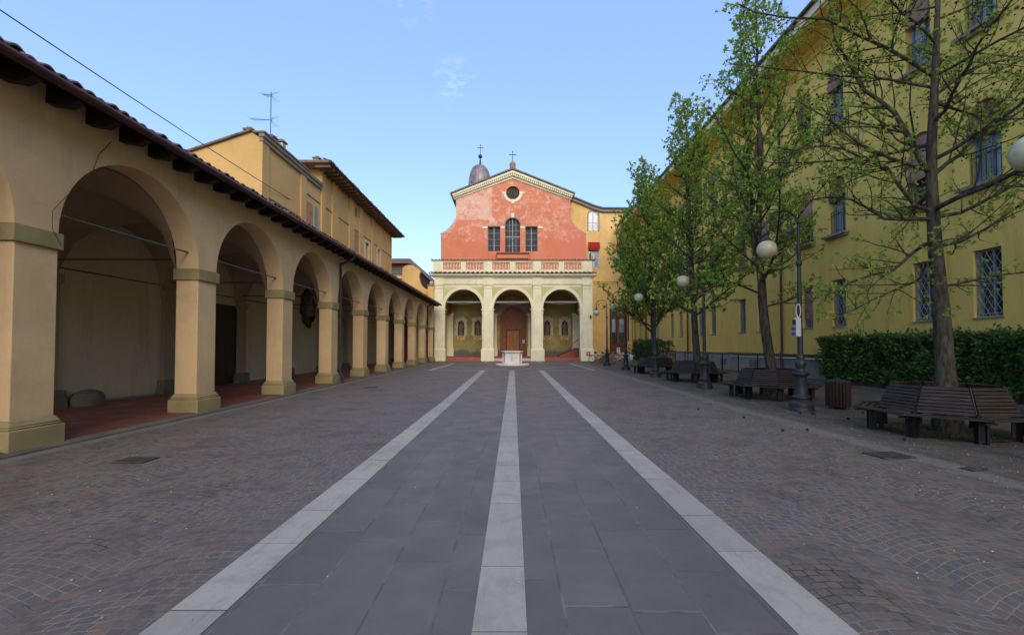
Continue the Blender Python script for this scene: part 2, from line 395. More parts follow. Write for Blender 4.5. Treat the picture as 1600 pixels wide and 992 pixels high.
def slabs():
    n = N('grey_stone_slabs'); p = n.geo(); x, y, z = n.sep(p)
    X = n.m('SUBTRACT', x, n.m('MULTIPLY', y, .003)); X = n.m('ADD', X, .078)
    W = .4125; U = n.m('DIVIDE', n.m('SUBTRACT', n.m('ABSOLUTE', X), -.025), W)
    side = n.m('SIGN', X)
    cu = n.m('ADD', n.m('FLOOR', U), n.m('MULTIPLY', side, 20.0)); fu = n.m('FRACT', U)
    r = n.white(n.comb(cu, 1.3, .2))[0]
    V = n.m('DIVIDE', n.m('ADD', y, n.m('MULTIPLY', r, 5.0)), .95); V = n.m('ADD', V, n.m('MULTIPLY', n.noise(n.comb(V, cu), .6, 0), 1.1))
    cv = n.m('FLOOR', V); fv = n.m('FRACT', V)
    eu = n.m('MULTIPLY', n.m('MINIMUM', fu, n.m('SUBTRACT', 1.0, fu)), W); ev = n.m('MULTIPLY', n.m('MINIMUM', fv, n.m('SUBTRACT', 1.0, fv)), .9)
    e = n.m('ADD', n.m('MINIMUM', eu, ev), n.m('MULTIPLY', n.m('SUBTRACT', n.noise(p, 12, 4), .5), .009))
    joint = n.m('SUBTRACT', 1.0, n.ramp(e, .004, .011))
    rc = n.sep(n.white(n.comb(cu, cv, 1.0))[1])
    c = n.mix(rc[0], (.124, .107, .094), (.152, .132, .114))
    c = n.mix(n.m('MULTIPLY', rc[1], .35), c, (.155, .138, .12))
    c = n.mix(n.m('MULTIPLY', n.ramp(n.noise(p, 1.6, 6, .65), .35, .7), .5), c, (.088, .080, .076))
    c = n.mix(n.m('MULTIPLY', n.ramp(n.noise(p, 45, 4, .7), .55, .8), .25), c, (.19, .185, .18))
    spots = n.m('SUBTRACT', 1.0, n.ramp(n.vor(n.scale(p, (1, 1, 0)), 2.1)[0], .04, .055))
    keep = n.ramp(n.noise(p, .9, 1), .5, .56)
    c = n.mix(n.m('MULTIPLY', n.m('MULTIPLY', spots, keep), .5), c, (.06, .06, .066))
    jc = n.mix(n.ramp(n.noise(p, 2.0, 5, .7), .45, .6), (.07, .068, .062), (.20, .185, .155))
    c = n.mix(n.m('MULTIPLY', joint, .62), c, jc)
    dust = n.m('MULTIPLY', n.m('SUBTRACT', 1.0, n.ramp(e, .0, .05)), n.ramp(n.noise(p, 3, 5, .7), .5, .75))
    c = n.mix(n.m('MULTIPLY', dust, .5), c, (.18, .168, .14))
    n.bump(n.m('ADD', n.m('MULTIPLY', joint, -1.0), n.m('MULTIPLY', n.noise(p, 20, 5), .25)), .35, .006)
    return n.fin(c, n.ramp(n.noise(p, 2.2, 4), .3, .7, .45, .62), spec=.4)
M['slab'] = slabs()
def stripe():
    n = N('pale_trachyte_strip'); p = n.geo(); x, y, z = n.sep(p)
    lane = n.m('FLOOR', n.m('ADD', n.m('DIVIDE', x, 1.0), .5))
    r = n.white(n.comb(lane, 9.0))[0]
    V = n.m('ADD', n.m('DIVIDE', y, .95), n.m('MULTIPLY', r, 3.0)); V = n.m('ADD', V, n.m('MULTIPLY', n.noise(n.comb(V, lane), .7, 0), 1.6))
    fv = n.m('FRACT', V); ev = n.m('MULTIPLY', n.m('MINIMUM', fv, n.m('SUBTRACT', 1.0, fv)), .9)
    j = n.m('SUBTRACT', 1.0, n.ramp(ev, .002, .006))
    rc = n.white(n.comb(n.m('FLOOR', V), lane))[0]
    c = n.mix(rc, (.34, .315, .275), (.43, .40, .35))
    c = n.mix(n.m('MULTIPLY', n.ramp(n.noise(p, 70, 3, .8), .5, .7), .35), c, (.24, .235, .225))
    c = n.mix(n.m('MULTIPLY', n.ramp(n.noise(p, 2.5, 7, .75), .42, .66), .6), c, (.27, .25, .22))
    c = n.mix(n.m('MULTIPLY', n.ramp(n.noise(n.scale(p, (6, .8, 1)), 1.5, 6, .75), .52, .68), .4), c, (.22, .205, .18))
    c = n.mix(j, c, (.12, .115, .105))
    n.bump(n.m('ADD', n.m('MULTIPLY', j, -1.0), n.m('MULTIPLY', n.noise(p, 60, 3), .3)), .35, .005)
    return n.fin(c, .75, spec=.3)
M['stripe'] = stripe()
def floortiles():
    n = N('red_floor_tiles'); p = n.geo(); x, y, z = n.sep(p)
    bt = n.t.nodes.new('ShaderNodeTexBrick'); n.put(bt.inputs['Vector'], n.comb(y, x)); bt.inputs['Scale'].default_value = 1
    bt.inputs['Brick Width'].default_value = .28; bt.inputs['Row Height'].default_value = .14; bt.inputs['Mortar Size'].default_value = .006
    bt.inputs['Color1'].default_value = (.235, .062, .042, 1); bt.inputs['Color2'].default_value = (.165, .046, .034, 1); bt.inputs['Mortar'].default_value = (.14, .07, .055, 1)
    c = n.mix(n.m('MULTIPLY', n.ramp(n.noise(p, 1.2, 5, .65), .45, .75), .4), bt.outputs[0], (.26, .14, .11))
    return n.fin(c, n.ramp(n.noise(p, 2, 4), .3, .7, .38, .6), spec=.4)
M['redtile'] = floortiles()
# --- peeling red facade
def facade():
    n = N('peeling_red_plaster'); p = n.geo(); x, y, z = n.sep(p)
    red = n.mix(n.ramp(n.noise(p, .5, 5, .6), .3, .7), (.58, .18, .095), (.62, .225, .13))
    red = n.mix(n.ramp(x, 5.5, 6.2), red, (.60, .20, .13))
    pn = n.noise(n.scale(p, (1, 1, 1.3)), .9, 10, .76); pf = n.noise(p, 5.5, 6, .7)
    hi = n.ramp(n.m('ADD', z, n.m('MULTIPLY', n.noise(p, .5, 3), 3.0)), 13.0, 16.2)
    side = n.ramp(x, 6.5, 3.6, .0, 1.0)
    w = n.m('ADD', n.m('ADD', pn, n.m('MULTIPLY', pf, .45)), n.m('MULTIPLY', hi, .13))
    zn = n.m('ADD', z, n.m('MULTIPLY', n.noise(p, 1.2, 5, .7), .5))
    patch = n.m('MULTIPLY', n.ramp(x, -2.1, -2.35), n.ramp(zn, 15.95, 16.1))
    band = n.m('MULTIPLY', n.ramp(n.m('ABSOLUTE', n.m('SUBTRACT', zn, 15.4)), 1.1, .3), n.ramp(n.m('ABSOLUTE', n.m('ADD', x, .3)), 3.2, 1.2))
    w = n.m('ADD', w, n.m('ADD', n.m('MULTIPLY', patch, .17), n.m('MULTIPLY', band, .06)))
    mask = n.m('MULTIPLY', n.ramp(w, .84, 1.06), n.m('ADD', .3, n.m('MULTIPLY', hi, .7)))
    pale = n.mix(n.noise(p, 3, 4), (.66, .38, .28), (.76, .56, .44))
    c = n.mix(n.m('MULTIPLY', mask, .78), red, pale)
    w2 = n.ramp(n.m('ADD', n.noise(p, 1.6, 9, .75), n.m('MULTIPLY', hi, .10)), .63, .68)
    c = n.mix(n.m('MULTIPLY', w2, .35), c, (.76, .58, .48))
    return n.fin(c, .92, spec=.12)
M['facade'] = facade()
def greenwall():
    n = N('green_lichen_wall'); p = n.geo(); x, y, z = n.sep(p)
    g = n.mix(n.ramp(n.noise(p, .9, 5, .65), .3, .7), (.24, .215, .065), (.36, .32, .12))
    zz = n.m('ADD', z, n.m('MULTIPLY', n.noise(p, .7, 5, .7), 1.8))
    g = n.mix(n.ramp(zz, 2.9, 2.3), g, (.27, .25, .13))
    g = n.mix(n.ramp(zz, 2.35, 1.95), g, (.13, .12, .105))
    return n.fin(g, .95, spec=.1)
M['green'] = greenwall()
# ------------------------------------------------------------------ ground
def ribbon(mb, xl, xr, y0, y1, dz, m=0, step=None):
    ys = sorted(set([y0, y1] + [t for t in (13.0, 44.0) if y0 < t < y1]))
    for a, b in zip(ys, ys[1:]):
        mb.add([(xl(a), a, gz(a) + dz), (xr(a), a, gz(a) + dz), (xr(b), b, gz(b) + dz), (xl(b), b, gz(b) + dz)], [(0, 1, 2, 3)], m)
def struct(name, fn, mats, **k):
    o = mesh1(name, fn, mats, **k); o['kind'] = 'structure'; return o
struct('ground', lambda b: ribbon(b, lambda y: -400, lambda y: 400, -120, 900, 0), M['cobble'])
SL = lambda y, c: -.078 + c + .003 * y
struct('path', lambda b: ribbon(b, lambda y: SL(y, -1.72), lambda y: SL(y, 1.72), -6, 28.3, .004), M['slab'])
def strips(b):
    for c, h in ((-1.83, .17), (0, .155), (1.83, .17)):
        ribbon(b, lambda y: SL(y, c - h), lambda y: SL(y, c + h), -6, 28.6, .009)
struct('path_strips', strips, M['stripe'])
def diamond(b):
    def seg(p, q, wd, dz):
        p = Vector(p); q = Vector(q); d = (q - p).normalized(); nn = Vector((-d.y, d.x)) * wd / 2
        k = 8
        for i in range(k):
            a = p + (q - p) * i / k; c = p + (q - p) * (i + 1) / k
            vs = [a + nn, a - nn, c - nn, c + nn]
            b.add([(v.x, v.y, gz(v.y) + dz) for v in vs], [(0, 1, 2, 3)])
    seg((-5.1, 28.8), (5.1, 28.8), .26, .006)
    seg((-5.0, 39.3), (5.0, 39.3), .3, .006)
    seg((-5.2, 28.9), (-4.95, 39.2), .34, .010); seg((5.2, 28.9), (4.95, 39.2), .34, .010)
    seg((0, 29.2), (-4.8, 33.8), .25, .014); seg((0, 29.2), (4.8, 33.8), .25, .014)
    seg((-2.5, 40.5), (-2.2, 44.2), .32, .006); seg((2.7, 40.5), (2.4, 44.2), .32, .006)
struct('paving_strips_before_church', diamond, M['stripe'])

# ------------------------------------------------------------------ the arcade on the left
XA, TX, BAY, Y0 = -7.45, .52, 4.0, 10.77
XB = -11.45                       # back wall
YS, YE = -1.9, 43.55
AR = empty('arcade', (XA, 20, 0), 'long ochre plastered portico of round arches with a dark tiled roof, left of the square', 'arcade')
piers = [Y0 + BAY * k for k in range(-3, 9)]      # near corners
PL = .66
SPR, RISE = 3.46, 1.66
ZTOP = 5.81
def ar(o): return o
# spandrel wall, one plate with round-headed notches standing on the piers
outer = [(piers[0], SPR), (piers[0], ZTOP), (YE, ZTOP), (YE, SPR)]
low = []
for a, b in reversed(list(zip(piers, piers[1:]))):
    c = (a + PL + b) / 2; h = (b - a - PL) / 2
    low += [(b, SPR)] + [(c + h * cos(pi * i / 26), SPR + .02 + RISE * sin(pi * i / 26)) for i in range(27)] + [(a + PL, SPR)]
poly = [(piers[0], SPR), (piers[0], ZTOP), (YE, ZTOP), (YE, SPR), ] 
# order: go along top left->right, then down, then along the arches right->left
loop = [(piers[0], ZTOP), (YE, ZTOP), (YE, SPR)] + low + [(piers[0], SPR)]
# remove duplicate consecutive points
lp2 = []
for p in loop:
    if not lp2 or (abs(p[0] - lp2[-1][0]) > 1e-5 or abs(p[1] - lp2[-1][1]) > 1e-5): lp2.append(p)
fa = lambda u, v, w: (XA - w, u, v)
b = MB(); b.plate([lp2], fa, 0, TX); b.build('spandrel_wall', M['arc'], AR).location = (-XA, -20, 0)
def fixloc(o, parent=AR):          # children are modelled in world space: cancel the parent's offset
    o.matrix_parent_inverse = Matrix.Translation(-Vector(parent.location)); o.location = (0, 0, 0); return o
for o in KID[AR.name]: fixloc(o)
def PB(parent, name, fn, mats, **k): return fixloc(mesh1(name, fn, mats, parent, **k), parent)

def pier_mesh(b): b.box(XA - TX, XA, 0, PL, .3, SPR - .27)
def pbase(b):
    b.box(XA - TX - .09, XA + .10, -.10, PL + .10, -.1, .36); b.frustum(XA - TX - .06, XA + .07, -.07, PL + .07, .36, .40, .0, .0)
    b.frustum(XA - TX - .06, XA + .07, -.07, PL + .07, .402, .50, .058, .058)
def pcap(b): b.box(XA - TX - .045, XA + .05, -.05, PL + .05, SPR - .272, SPR - .004)
p0 = None
for k, y in enumerate(piers):
    zz = gz(y)
    if p0 is None:
        pr = mesh1('pier', pier_mesh, M['arc_near'], AR, bevel=.012)
        mesh1('base', pbase, M['olive'], pr, bevel=.018); mesh1('capital', pcap, M['olive'], pr, bevel=.01)
        p0 = pr
    else: pr = copy_tree(p0, AR)
    pr.matrix_parent_inverse = Matrix.Translation(-Vector(AR.location)); pr.location = (0, y, 0)
    for c in KID[pr.name]:
        if c.name.startswith('base'): c.location = (0, 0, zz)
# last short pier against the church
PB(AR, 'pier', lambda b: b.box(XA - TX, XA, 43.05, YE, .2, SPR - .004), M['arc_near'])
# back wall with pilasters, dado, doors
PB(AR, 'rear_wall', lambda b: b.box(XB - .3, XB, YS, YE + 3, 0, 5.3), M['arc_in'])
for y in piers:
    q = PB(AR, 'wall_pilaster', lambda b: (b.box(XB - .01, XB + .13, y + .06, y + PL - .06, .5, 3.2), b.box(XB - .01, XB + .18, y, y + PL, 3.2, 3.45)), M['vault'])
    mesh1('pilaster_base', lambda b: b.frustum(XB - .01, XB + .24, y - .12, y + PL + .12, .05, .52, .0, .06), M['kerb'], q, bevel=.02)
PB(AR, 'skirting', lambda b: b.box(XB, XB + .015, YS, YE, 0, .14), M['greystone'])
# groin vaults
def vault(b):
    nx = 16; xs = [XB + (XA - TX - XB) * i / nx for i in range(nx + 1)]
    ys = []
    for a in piers:
        ys += [a + .08, a + PL - .08]
        n_ = 20
        c = a + PL + (BAY - PL) / 2
        ys += [a + PL + (BAY - PL) * i / n_ for i in range(n_ + 1)]
    ys = [piers[0] - 2] + ys
    xc = (XB + XA - TX) / 2; hx = (XA - TX - XB) / 2
    def z(x, y):
        zx = SPR + 1.62 * sqrt(max(0, 1 - ((x - xc) / hx) ** 2))
        k = (y - piers[0]) % BAY
        if k <= PL: return zx - .10 if k > .02 else zx - .10
        t = (k - PL - (BAY - PL) / 2) / ((BAY - PL) / 2)
        zy = SPR + 1.66 * sqrt(max(0, 1 - t * t))
        return max(zx, zy)
    ys = [y for y in ys if y < YE]
    vs = [(x, y, z(x, y)) for y in ys for x in xs]; fs = []
    W_ = nx + 1
    for j in range(len(ys) - 1):
        for i in range(nx): fs.append((j * W_ + i, j * W_ + i + 1, (j + 1) * W_ + i + 1, (j + 1) * W_ + i))
    b.add(vs, fs)
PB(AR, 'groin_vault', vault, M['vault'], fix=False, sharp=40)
PB(AR, 'upper_wall', lambda b: b.box(XB - .2, XA - TX + .0, YS, YE, 5.25, 5.6), M['vault'])
# end wall beside the church with a red door
PB(AR, 'end_wall', lambda b: b.box(XB, XA - TX, YE + .02, YE + .3, 0, 5.2), M['arc_in'])
dr = PB(AR, 'red_panel', lambda b: (b.box(-11.2, -9.75, YE - .08, YE + .015, .2, 4.75)), M['darkred'])
# floor
def afloor(b):
    ribbon(b, lambda y: XB, lambda y: XA + .02, YS, YE, .07)
    ribbon(b, lambda y: XA + .02, lambda y: XA + .022, YS, YE, .07)
struct('arcade_floor', afloor, M['redtile'])
def akerb(b):
    ys_ = [YS, 13, YE]
    for a, c in zip(ys_, ys_[1:]):
        x0, x1 = XA + .021, XA + .20
        b.add([(x0, a, gz(a) - .1), (x1, a, gz(a) - .1), (x1, c, gz(c) - .1), (x0, c, gz(c) - .1), (x0, a, gz(a) + .066), (x1, a, gz(a) + .03), (x1, c, gz(c) + .03), (x0, c, gz(c) + .066)],
              [(0, 3, 2, 1), (4, 5, 6, 7), (0, 1, 5, 4), (1, 2, 6, 5), (2, 3, 7, 6), (3, 0, 4, 7)])
struct('arcade_kerb', akerb, M['kerb'])
# dark doors in the back wall
def mkdoor(y0, y1, z1):
    d = PB(AR, 'door', lambda b: (b.box(XB - .2, XB + .012, y0, y1, .1, z1), b.box(XB + .012, XB + .04, y0 + .06, (y0 + y1) / 2 - .01, .12, z1 - .08),
                                b.box(XB + .012, XB + .04, (y0 + y1) / 2 + .01, y1 - .06, .12, z1 - .08)), M['darkwood'])
    return d
mkdoor(17.35, 19.0, 3.28); mkdoor(33.4, 34.4, 2.6)
# weathered stone lumps (old bench/guard stones) by back wall
PB(AR, 'guard_stone', lambda b: b.lathe([(.34, 0), (.34, .22), (.27, .34), (.12, .41), (.01, .43)], 14, (XB + .25, 12.05, .06), sx=.8, sy=1.3), M['kerb'])
# dark wall plaque
def plaque(b):
    pts = []
    for i in range(48):
        a = 2 * pi * i / 48; r = 1 + .07 * sin(8 * a) + .04 * sin(13 * a)
        pts.append((25.35 + .80 * r * cos(a), 3.78 + 1.0 * r * sin(a) - (.1 if abs(cos(a)) < .15 and sin(a) < 0 else 0)))
    b.plate([pts], lambda u, v, w: (XB + w, u, v), .16, -.01)
pq = PB(AR, 'carved_plaque', plaque, M['nichedark'], bevel=.03)
PB(AR, 'plaque_relief', lambda b: (b.lathe([(.36, 0), (.5, .1), (.42, .5), (.2, .9), (.02, 1.0)], 18, (XB + .16, 25.35, 3.3), sx=.25, sy=.9), b.ball((XB + .2, 25.35, 4.35), .17)), M['statue'])
# tie rods: one along every opening, one from each pier to the back wall
def lrod(b): b.tube([(XA - .22, PL - .35, 3.83), (XA - .22, BAY + .28, 3.83)], .017, 6); b.tube([(XA - .22, PL - .3, 3.86), (XA - .26, BAY * .6, 3.80), (XA - .22, BAY + .3, 3.87)], .008, 5)
def trod(b): b.tube([(XA - TX + .05, PL / 2, 3.74), (XB - .05, PL / 2, 3.74)], .018, 6)
r1 = r2 = None
for y in piers[:-1]:
    r1_ = mesh1('tie_rod', lrod, M['rod'], AR) if r1 is None else copy_tree(r1, AR); r1 = r1 or r1_
    r2_ = mesh1('cross_tie_rod', trod, M['roddark'], AR) if r2 is None else copy_tree(r2, AR); r2 = r2 or r2_
    for r in (r1_, r2_): r.matrix_parent_inverse = Matrix.Translation(-Vector(AR.location)); r.location = (0, y, 0)
# roof: corrugated tile sheet
def coppi(b, x0, z0, x1, z1, y0, y1, pitch=.22, amp=.055, n=6, thick=.05, step=.42, ov=.012):
    """rows of curved roof tiles running up from (x0,z0) to (x1,z1), repeated along y"""
    cnt = int((y1 - y0) / pitch); L = sqrt((x1 - x0) ** 2 + (z1 - z0) ** 2); courses = max(2, int(L / step))
    rr = random.Random(5)
    for i in range(cnt):
        yc = y0 + (i + .5) * pitch
        jz = rr.uniform(-.012, .012); j0 = rr.uniform(-.03, .03)
        pr = [(yc - pitch / 2 + pitch * k / n, amp * sin(pi * k / n) * (1 + jz * 4)) for k in range(n + 1)]
        rows = []
        cs = [0, .25, 1] if courses > 6 else [j / courses for j in range(courses + 1)]
        for t in cs:
            X = x0 + (x1 - x0) * t + (j0 if t == 0 else 0); Z = z0 + (z1 - z0) * t
            rows.append([(X, y, Z + h + jz) for y, h in pr])
        vs = [p for r in rows for p in r]; W_ = n + 1
        fs = [(j * W_ + k, j * W_ + k + 1, (j + 1) * W_ + k + 1, (j + 1) * W_ + k) for j in range(len(rows) - 1) for k in range(n)]
        # dark front lip
        base = len(vs); vs += [(p[0], p[1] if True else 0, p[2] - .028) for p in rows[0]]
        fs += [(k, k + 1, base + k + 1, base + k) for k in range(n)]
        b.add(vs, fs)
PB(AR, 'tiled_roof', lambda b: coppi(b, -6.80, 5.675, -11.9, 7.12, YS, YE + .15), M['tile'], fix=False)
PB(AR, 'roof_underside', lambda b: b.add([(-6.85, YS, 5.62), (-6.85, YE + .1, 5.62), (-11.9, YE + .1, 7.03), (-11.9, YS, 7.03), (-6.85, YS, 5.655), (-6.85, YE + .1, 5.655), (-11.9, YE + .1, 7.07), (-11.9, YS, 7.07)],
    [(0, 1, 2, 3), (7, 6, 5, 4), (0, 4, 5, 1), (1, 5, 6, 2), (2, 6, 7, 3), (3, 7, 4, 0)]), M['soffit'])
PB(AR, 'gutter', lambda b: (b.tube([(-6.82, YS, 5.60), (-6.82, YE + .25, 5.60)], .075, 10), ), M['maroon'])
def raf(b):
    b.add([(XA - .02, -.07, 5.50), (XA - .02, .07, 5.50), (XA - .02, .07, 5.785), (XA - .02, -.07, 5.785), (-7.12, -.07, 5.44), (-7.12, .07, 5.44), (-6.93, -.07, 5.52), (-6.93, .07, 5.52), (-6.90, .07, 5.63), (-6.90, -.07, 5.63)],
          [(0, 1, 2, 3), (0, 4, 5, 1), (4, 6, 7, 5), (6, 9, 8, 7), (3, 2, 8, 9), (0, 3, 9, 6, 4), (1, 5, 7, 8, 2)])
rf = None; y = -1.6
while y < YE:
    r = mesh1('rafter', raf, M['darkwood'], AR) if rf is None else copy_tree(rf, AR); rf = rf or r
    r.matrix_parent_inverse = Matrix.Translation(-Vector(AR.location)); r.location = (0, y, 0); y += .68
def downpipe(y, x=XA + .07):
    z0 = gz(y)
    PB(AR, 'downpipe', lambda b: (b.tube([(-6.80, y, 5.54), (-6.85, y, 5.38), (x, y - .02, 5.15), (x, y, 4.95), (x, y, z0 + .55), (x + .03, y, z0 + .42), (x + .12, y, z0 + .3), (x + .14, y, z0 + .06)], .055, 10),
        b.tube([(x, y, 4.0), (x, y, 4.05)], .068, 10), b.tube([(x, y, 2.0), (x, y, 2.05)], .068, 10)), M['pipe'])
downpipe(19.55); downpipe(39.75)

# ------------------------------------------------------------------ tall ochre houses behind the arcade
XL = -12.0
H1 = empty('corner_house', (XL, 24, 0), 'flat topped orange plastered house nearer end, with pale parapet moulding above the arcade roof', 'house')
def P1(name, fn, mats, **k): return PB(H1, name, fn, mats, **k)
def h1wall(b):
    # front gable slopes down to the left
    pr = [(XL, 0), (XL, 11.55), (-12.45, 11.85), (-15.4, 10.85), (-19, 9.6), (-19, 0)]
    b.plate([pr], lambda u, v, w: (u, w, v), 21.5, 28.3)
P1('wall', h1wall, M['ochre2'])
for y0, y1 in ((21.5, 22.1), (25.55, 26.2)): P1('pilaster', lambda b: b.box(XL, XL + .09, y0, y1, 5, 11.4), M['ochre2'])
P1('parapet_moulding', lambda b: (b.box(XL - .05, XL + .20, 21.42, 28.25, 11.62, 11.80), b.box(XL - .05, XL + .13, 21.46, 28.2, 11.42, 11.615), b.box(XL - .3, XL + .26, 21.36, 26.25, 11.802, 11.87)), M['sill'])
P1('ledge', lambda b: (b.box(XL, XL + .06, 22.1, 25.55, 8.9, 8.95)), M['sill'])
def coping(b):
    for (a, c) in (((-12.42, 11.88), (-15.4, 10.87)), ((-15.4, 10.87), (-19, 9.62))):
        b.add([(a[0], 21.35, a[1]), (c[0], 21.35, c[1]), (c[0], 28, c[1]), (a[0], 28, a[1]), (a[0], 21.35, a[1] + .09), (c[0], 21.35, c[1] + .09), (c[0], 28, c[1] + .09), (a[0], 28, a[1] + .09)],
              [(0, 1, 2, 3), (7, 6, 5, 4), (0, 4, 5, 1), (1, 5, 6, 2), (2, 6, 7, 3), (3, 7, 4, 0)])
P1('roof_coping', coping, M['tilegrey'])
def chim(p, y, x, zt, par=H1):
    c = PB(par, 'chimney', lambda b: (b.box(x - .16, x + .16, y - .16, y + .16, zt - 1.0, zt)), M['brickred'])
    k = mesh1('chimney_cap', lambda b: (b.box(x - .24, x + .24, y - .24, y + .24, zt + .02, zt + .1), b.box(x - .12, x + .12, y - .12, y + .12, zt + .1, zt + .2)), M['tilegrey'], c)
chim(0, 23.4, -12.5, 12.4); chim(0, 24.6, -12.6, 12.7); chim(0, 21.9, -12.75, 12.05)
def antenna_fn(b):
    x, y = -12.45, 23.2
    b.tube([(x, y, 11.85), (x, y, 14.75)], .022, 6)
    for (z, L, ang) in ((14.6, .5, .5), (13.3, 1.2, .45)):
        d = Vector((-cos(ang), sin(ang) * .4, .12)).normalized(); c = Vector((x, y, z))
        b.tube([c, c + d * L], .012, 5)
        for i in range(7):
            q = c + d * L * (i + .5) / 7; s_ = Vector((.25, .9, .1)).normalized() * (.14 + .03 * i)
            b.tube([q - s_ , q + s_], .006, 4)
        for s in (-1, 1):
            for k in range(3): b.tube([c, c + Vector((.15 * k + .05, .2, s * .28))], .006, 4)
    for z in (12.4,):
        b.tube([(x - .35, y, z), (x + .35, y, z + .03)], .01, 5)
        for i in range(5): b.tube([(x - .3 + i * .15, y - .2, z), (x - .3 + i * .15, y + .2, z)], .005, 4)
A_ = mesh1('rooftop_antenna', antenna_fn, M['iron']); tag(A_, 'thin television aerial mast with two yagi arms on the orange house roof', 'antenna')

H2 = empty('tall_house', (XL, 38, 0), 'tall ochre house with deep timber eaves and small windows behind the arcade', 'house')
def P2(name, fn, mats, **k): return PB(H2, name, fn, mats, **k)
ZE = 12.75; YH0, YH1 = 28.3, 45.2
wins2 = [(31.9, 6.3, .7, 1.3), (37.45, 8.95, .9, 1.25), (40.8, 8.5, .85, 1.9), (34.75, 11.6, .6, .65)]
fw = lambda u, v, w: (XL - w, u, v)
P2('wall', lambda b: b.plate([rect(YH0, YH1, 0, ZE)] + [rect(y - a / 2, y + a / 2, z, z + h) for y, z, a, h in wins2][::1], fw, 0, .4), M['ochre2'])
P2('gable_wall', lambda b: (b.box(XL - 8, XL - .4, YH0, YH0 + .3, 0, ZE), b.box(XL - 8, XL - .4, YH1 - .3, YH1, 0, ZE)), M['ochre2'])
for y0, y1 in ((28.3, 28.85), (30.0, 31.0), (33.2, 34.2), (35.4, 36.2), (38.5, 39.0)): P2('pilaster', lambda b: b.box(XL, XL + .10, y0, y1, 5, ZE - .02), M['ochre2'])
for y0, y1 in ((28.85, 30.0), (31.0, 33.2), (34.2, 35.4), (36.2, 38.5), (39.0, 45.2)): P2('ledge', lambda b: b.box(XL, XL + .05, y0, y1, 10.52, 10.57), M['sill'])
P2('patched_panel', lambda b: b.box(XL, XL + .03, 34.25, 35.35, 6.2, 10.4), M['patch'])
P1('patched_panel', lambda b: b.box(XL, XL + .03, 26.35, 27.15, 6.2, 10.15), M['patch'])
w_ = P1('shuttered_window', lambda b: (b.box(XL - .05, XL + .05, 27.3, 27.75, 8.3, 10.15), [b.box(XL + .05, XL + .07, 27.32, 27.73, 8.35 + i * .12, 8.43 + i * .12) for i in range(15)]), M['greyframe'])
P1('ledge', lambda b: b.box(XL, XL + .05, 26.2, 28.2, 10.52, 10.57), M['sill'])
for i, (y, z, a, h) in enumerate(wins2):
    f = P2('window', lambda b: (b.box(XL - .25, XL - .2, y - a / 2, y + a / 2, z, z + .06), b.box(XL - .25, XL - .2, y - a / 2, y + a / 2, z + h - .06, z + h), b.box(XL - .25, XL - .19, y - .03, y + .03, z, z + h),
             b.box(XL - .25, XL - .2, y - a / 2, y - a / 2 + .06, z, z + h), b.box(XL - .25, XL - .2, y + a / 2 - .06, y + a / 2, z, z + h)), M['greyframe'])
    mesh1('pane', lambda b: b.box(XL - .3, XL - .245, y - a / 2, y + a / 2, z, z + h), M['glassblue' if i in (1,) else 'glass'], f)
    if i in (2, 1): mesh1('surround', lambda b: (b.box(XL, XL + .04, y - a / 2 - .15, y - a / 2, z - .1, z + h + .15), b.box(XL, XL + .04, y + a / 2, y + a / 2 + .15, z - .1, z + h + .15), b.box(XL, XL + .04, y - a / 2, y + a / 2, z + h, z + h + .15)), M['white'], f)
# roof: hipped slab with tile surface
def roof2(b):
    ex0, ex1, ey0, ey1 = XL - 9.5, XL + .95, YH0 - 1.1, YH1 + .9
    z0 = ZE; rx = XL - 4.2
    V = [(ex1, ey0, z0), (ex1, ey1, z0), (ex0, ey1, z0), (ex0, ey0, z0), (rx, ey0 + 5, z0 + 1.5), (rx, ey1 - 5, z0 + 1.5)]
    V2 = [(x, y, z + .14) for x, y, z in V]
    b.add(V + V2, [(0, 1, 2, 3), (6, 7, 11, 10), (7, 8, 11), (8, 9, 10, 11), (9, 6, 10), (0, 6, 7, 1), (1, 7, 8, 2), (2, 8, 9, 3), (3, 9, 6, 0)])
P2('roof', roof2, M['tilegrey'])
P2('soffit', lambda b: b.box(XL - 9, XL + .9, YH0 - 1.05, YH1 + .85, ZE - .03, ZE - .004), M['rafter'])
P2('roof_edge_tiles', lambda b: coppi(b, XL + 1.04, ZE + .10, XL + .5, ZE + .27, YH0 - 1.1, YH1 + .9, .26, .06), M['tilegrey'], fix=False)
P2('gutter', lambda b: b.tube([(XL + 1.02, YH0 - 1.1, ZE + .03), (XL + 1.02, YH1 + .95, ZE + .03)], .07, 8), M['pipebrown'])
r0 = None; y = YH0 - .8
while y < YH1 + .8:
    r = mesh1('rafter', lambda b: b.box(XL, XL + .93, -.055, .055, ZE - .21, ZE - .032), M['rafter'], H2) if r0 is None else copy_tree(r0, H2); r0 = r0 or r
    r.matrix_parent_inverse = Matrix.Translation(-Vector(H2.location)); r.location = (0, y, 0); y += .62
for xx in (-13.2, -14.6, -16): P2('rafter', lambda b: b.box(xx - .08, xx + .08, YH0 - 1.0, YH0, ZE - .28, ZE - .032), M['rafter'])
chim(0, 28.7, -12.4, 13.5, H2); chim(0, 30.1, -12.35, 13.45, H2)
P2('downpipe', lambda b: b.tube([(XL + .12, 29.35 + .85, 4.5), (XL + .12, 29.35 + .85, 8.6)], .05, 8), M['pipe'])

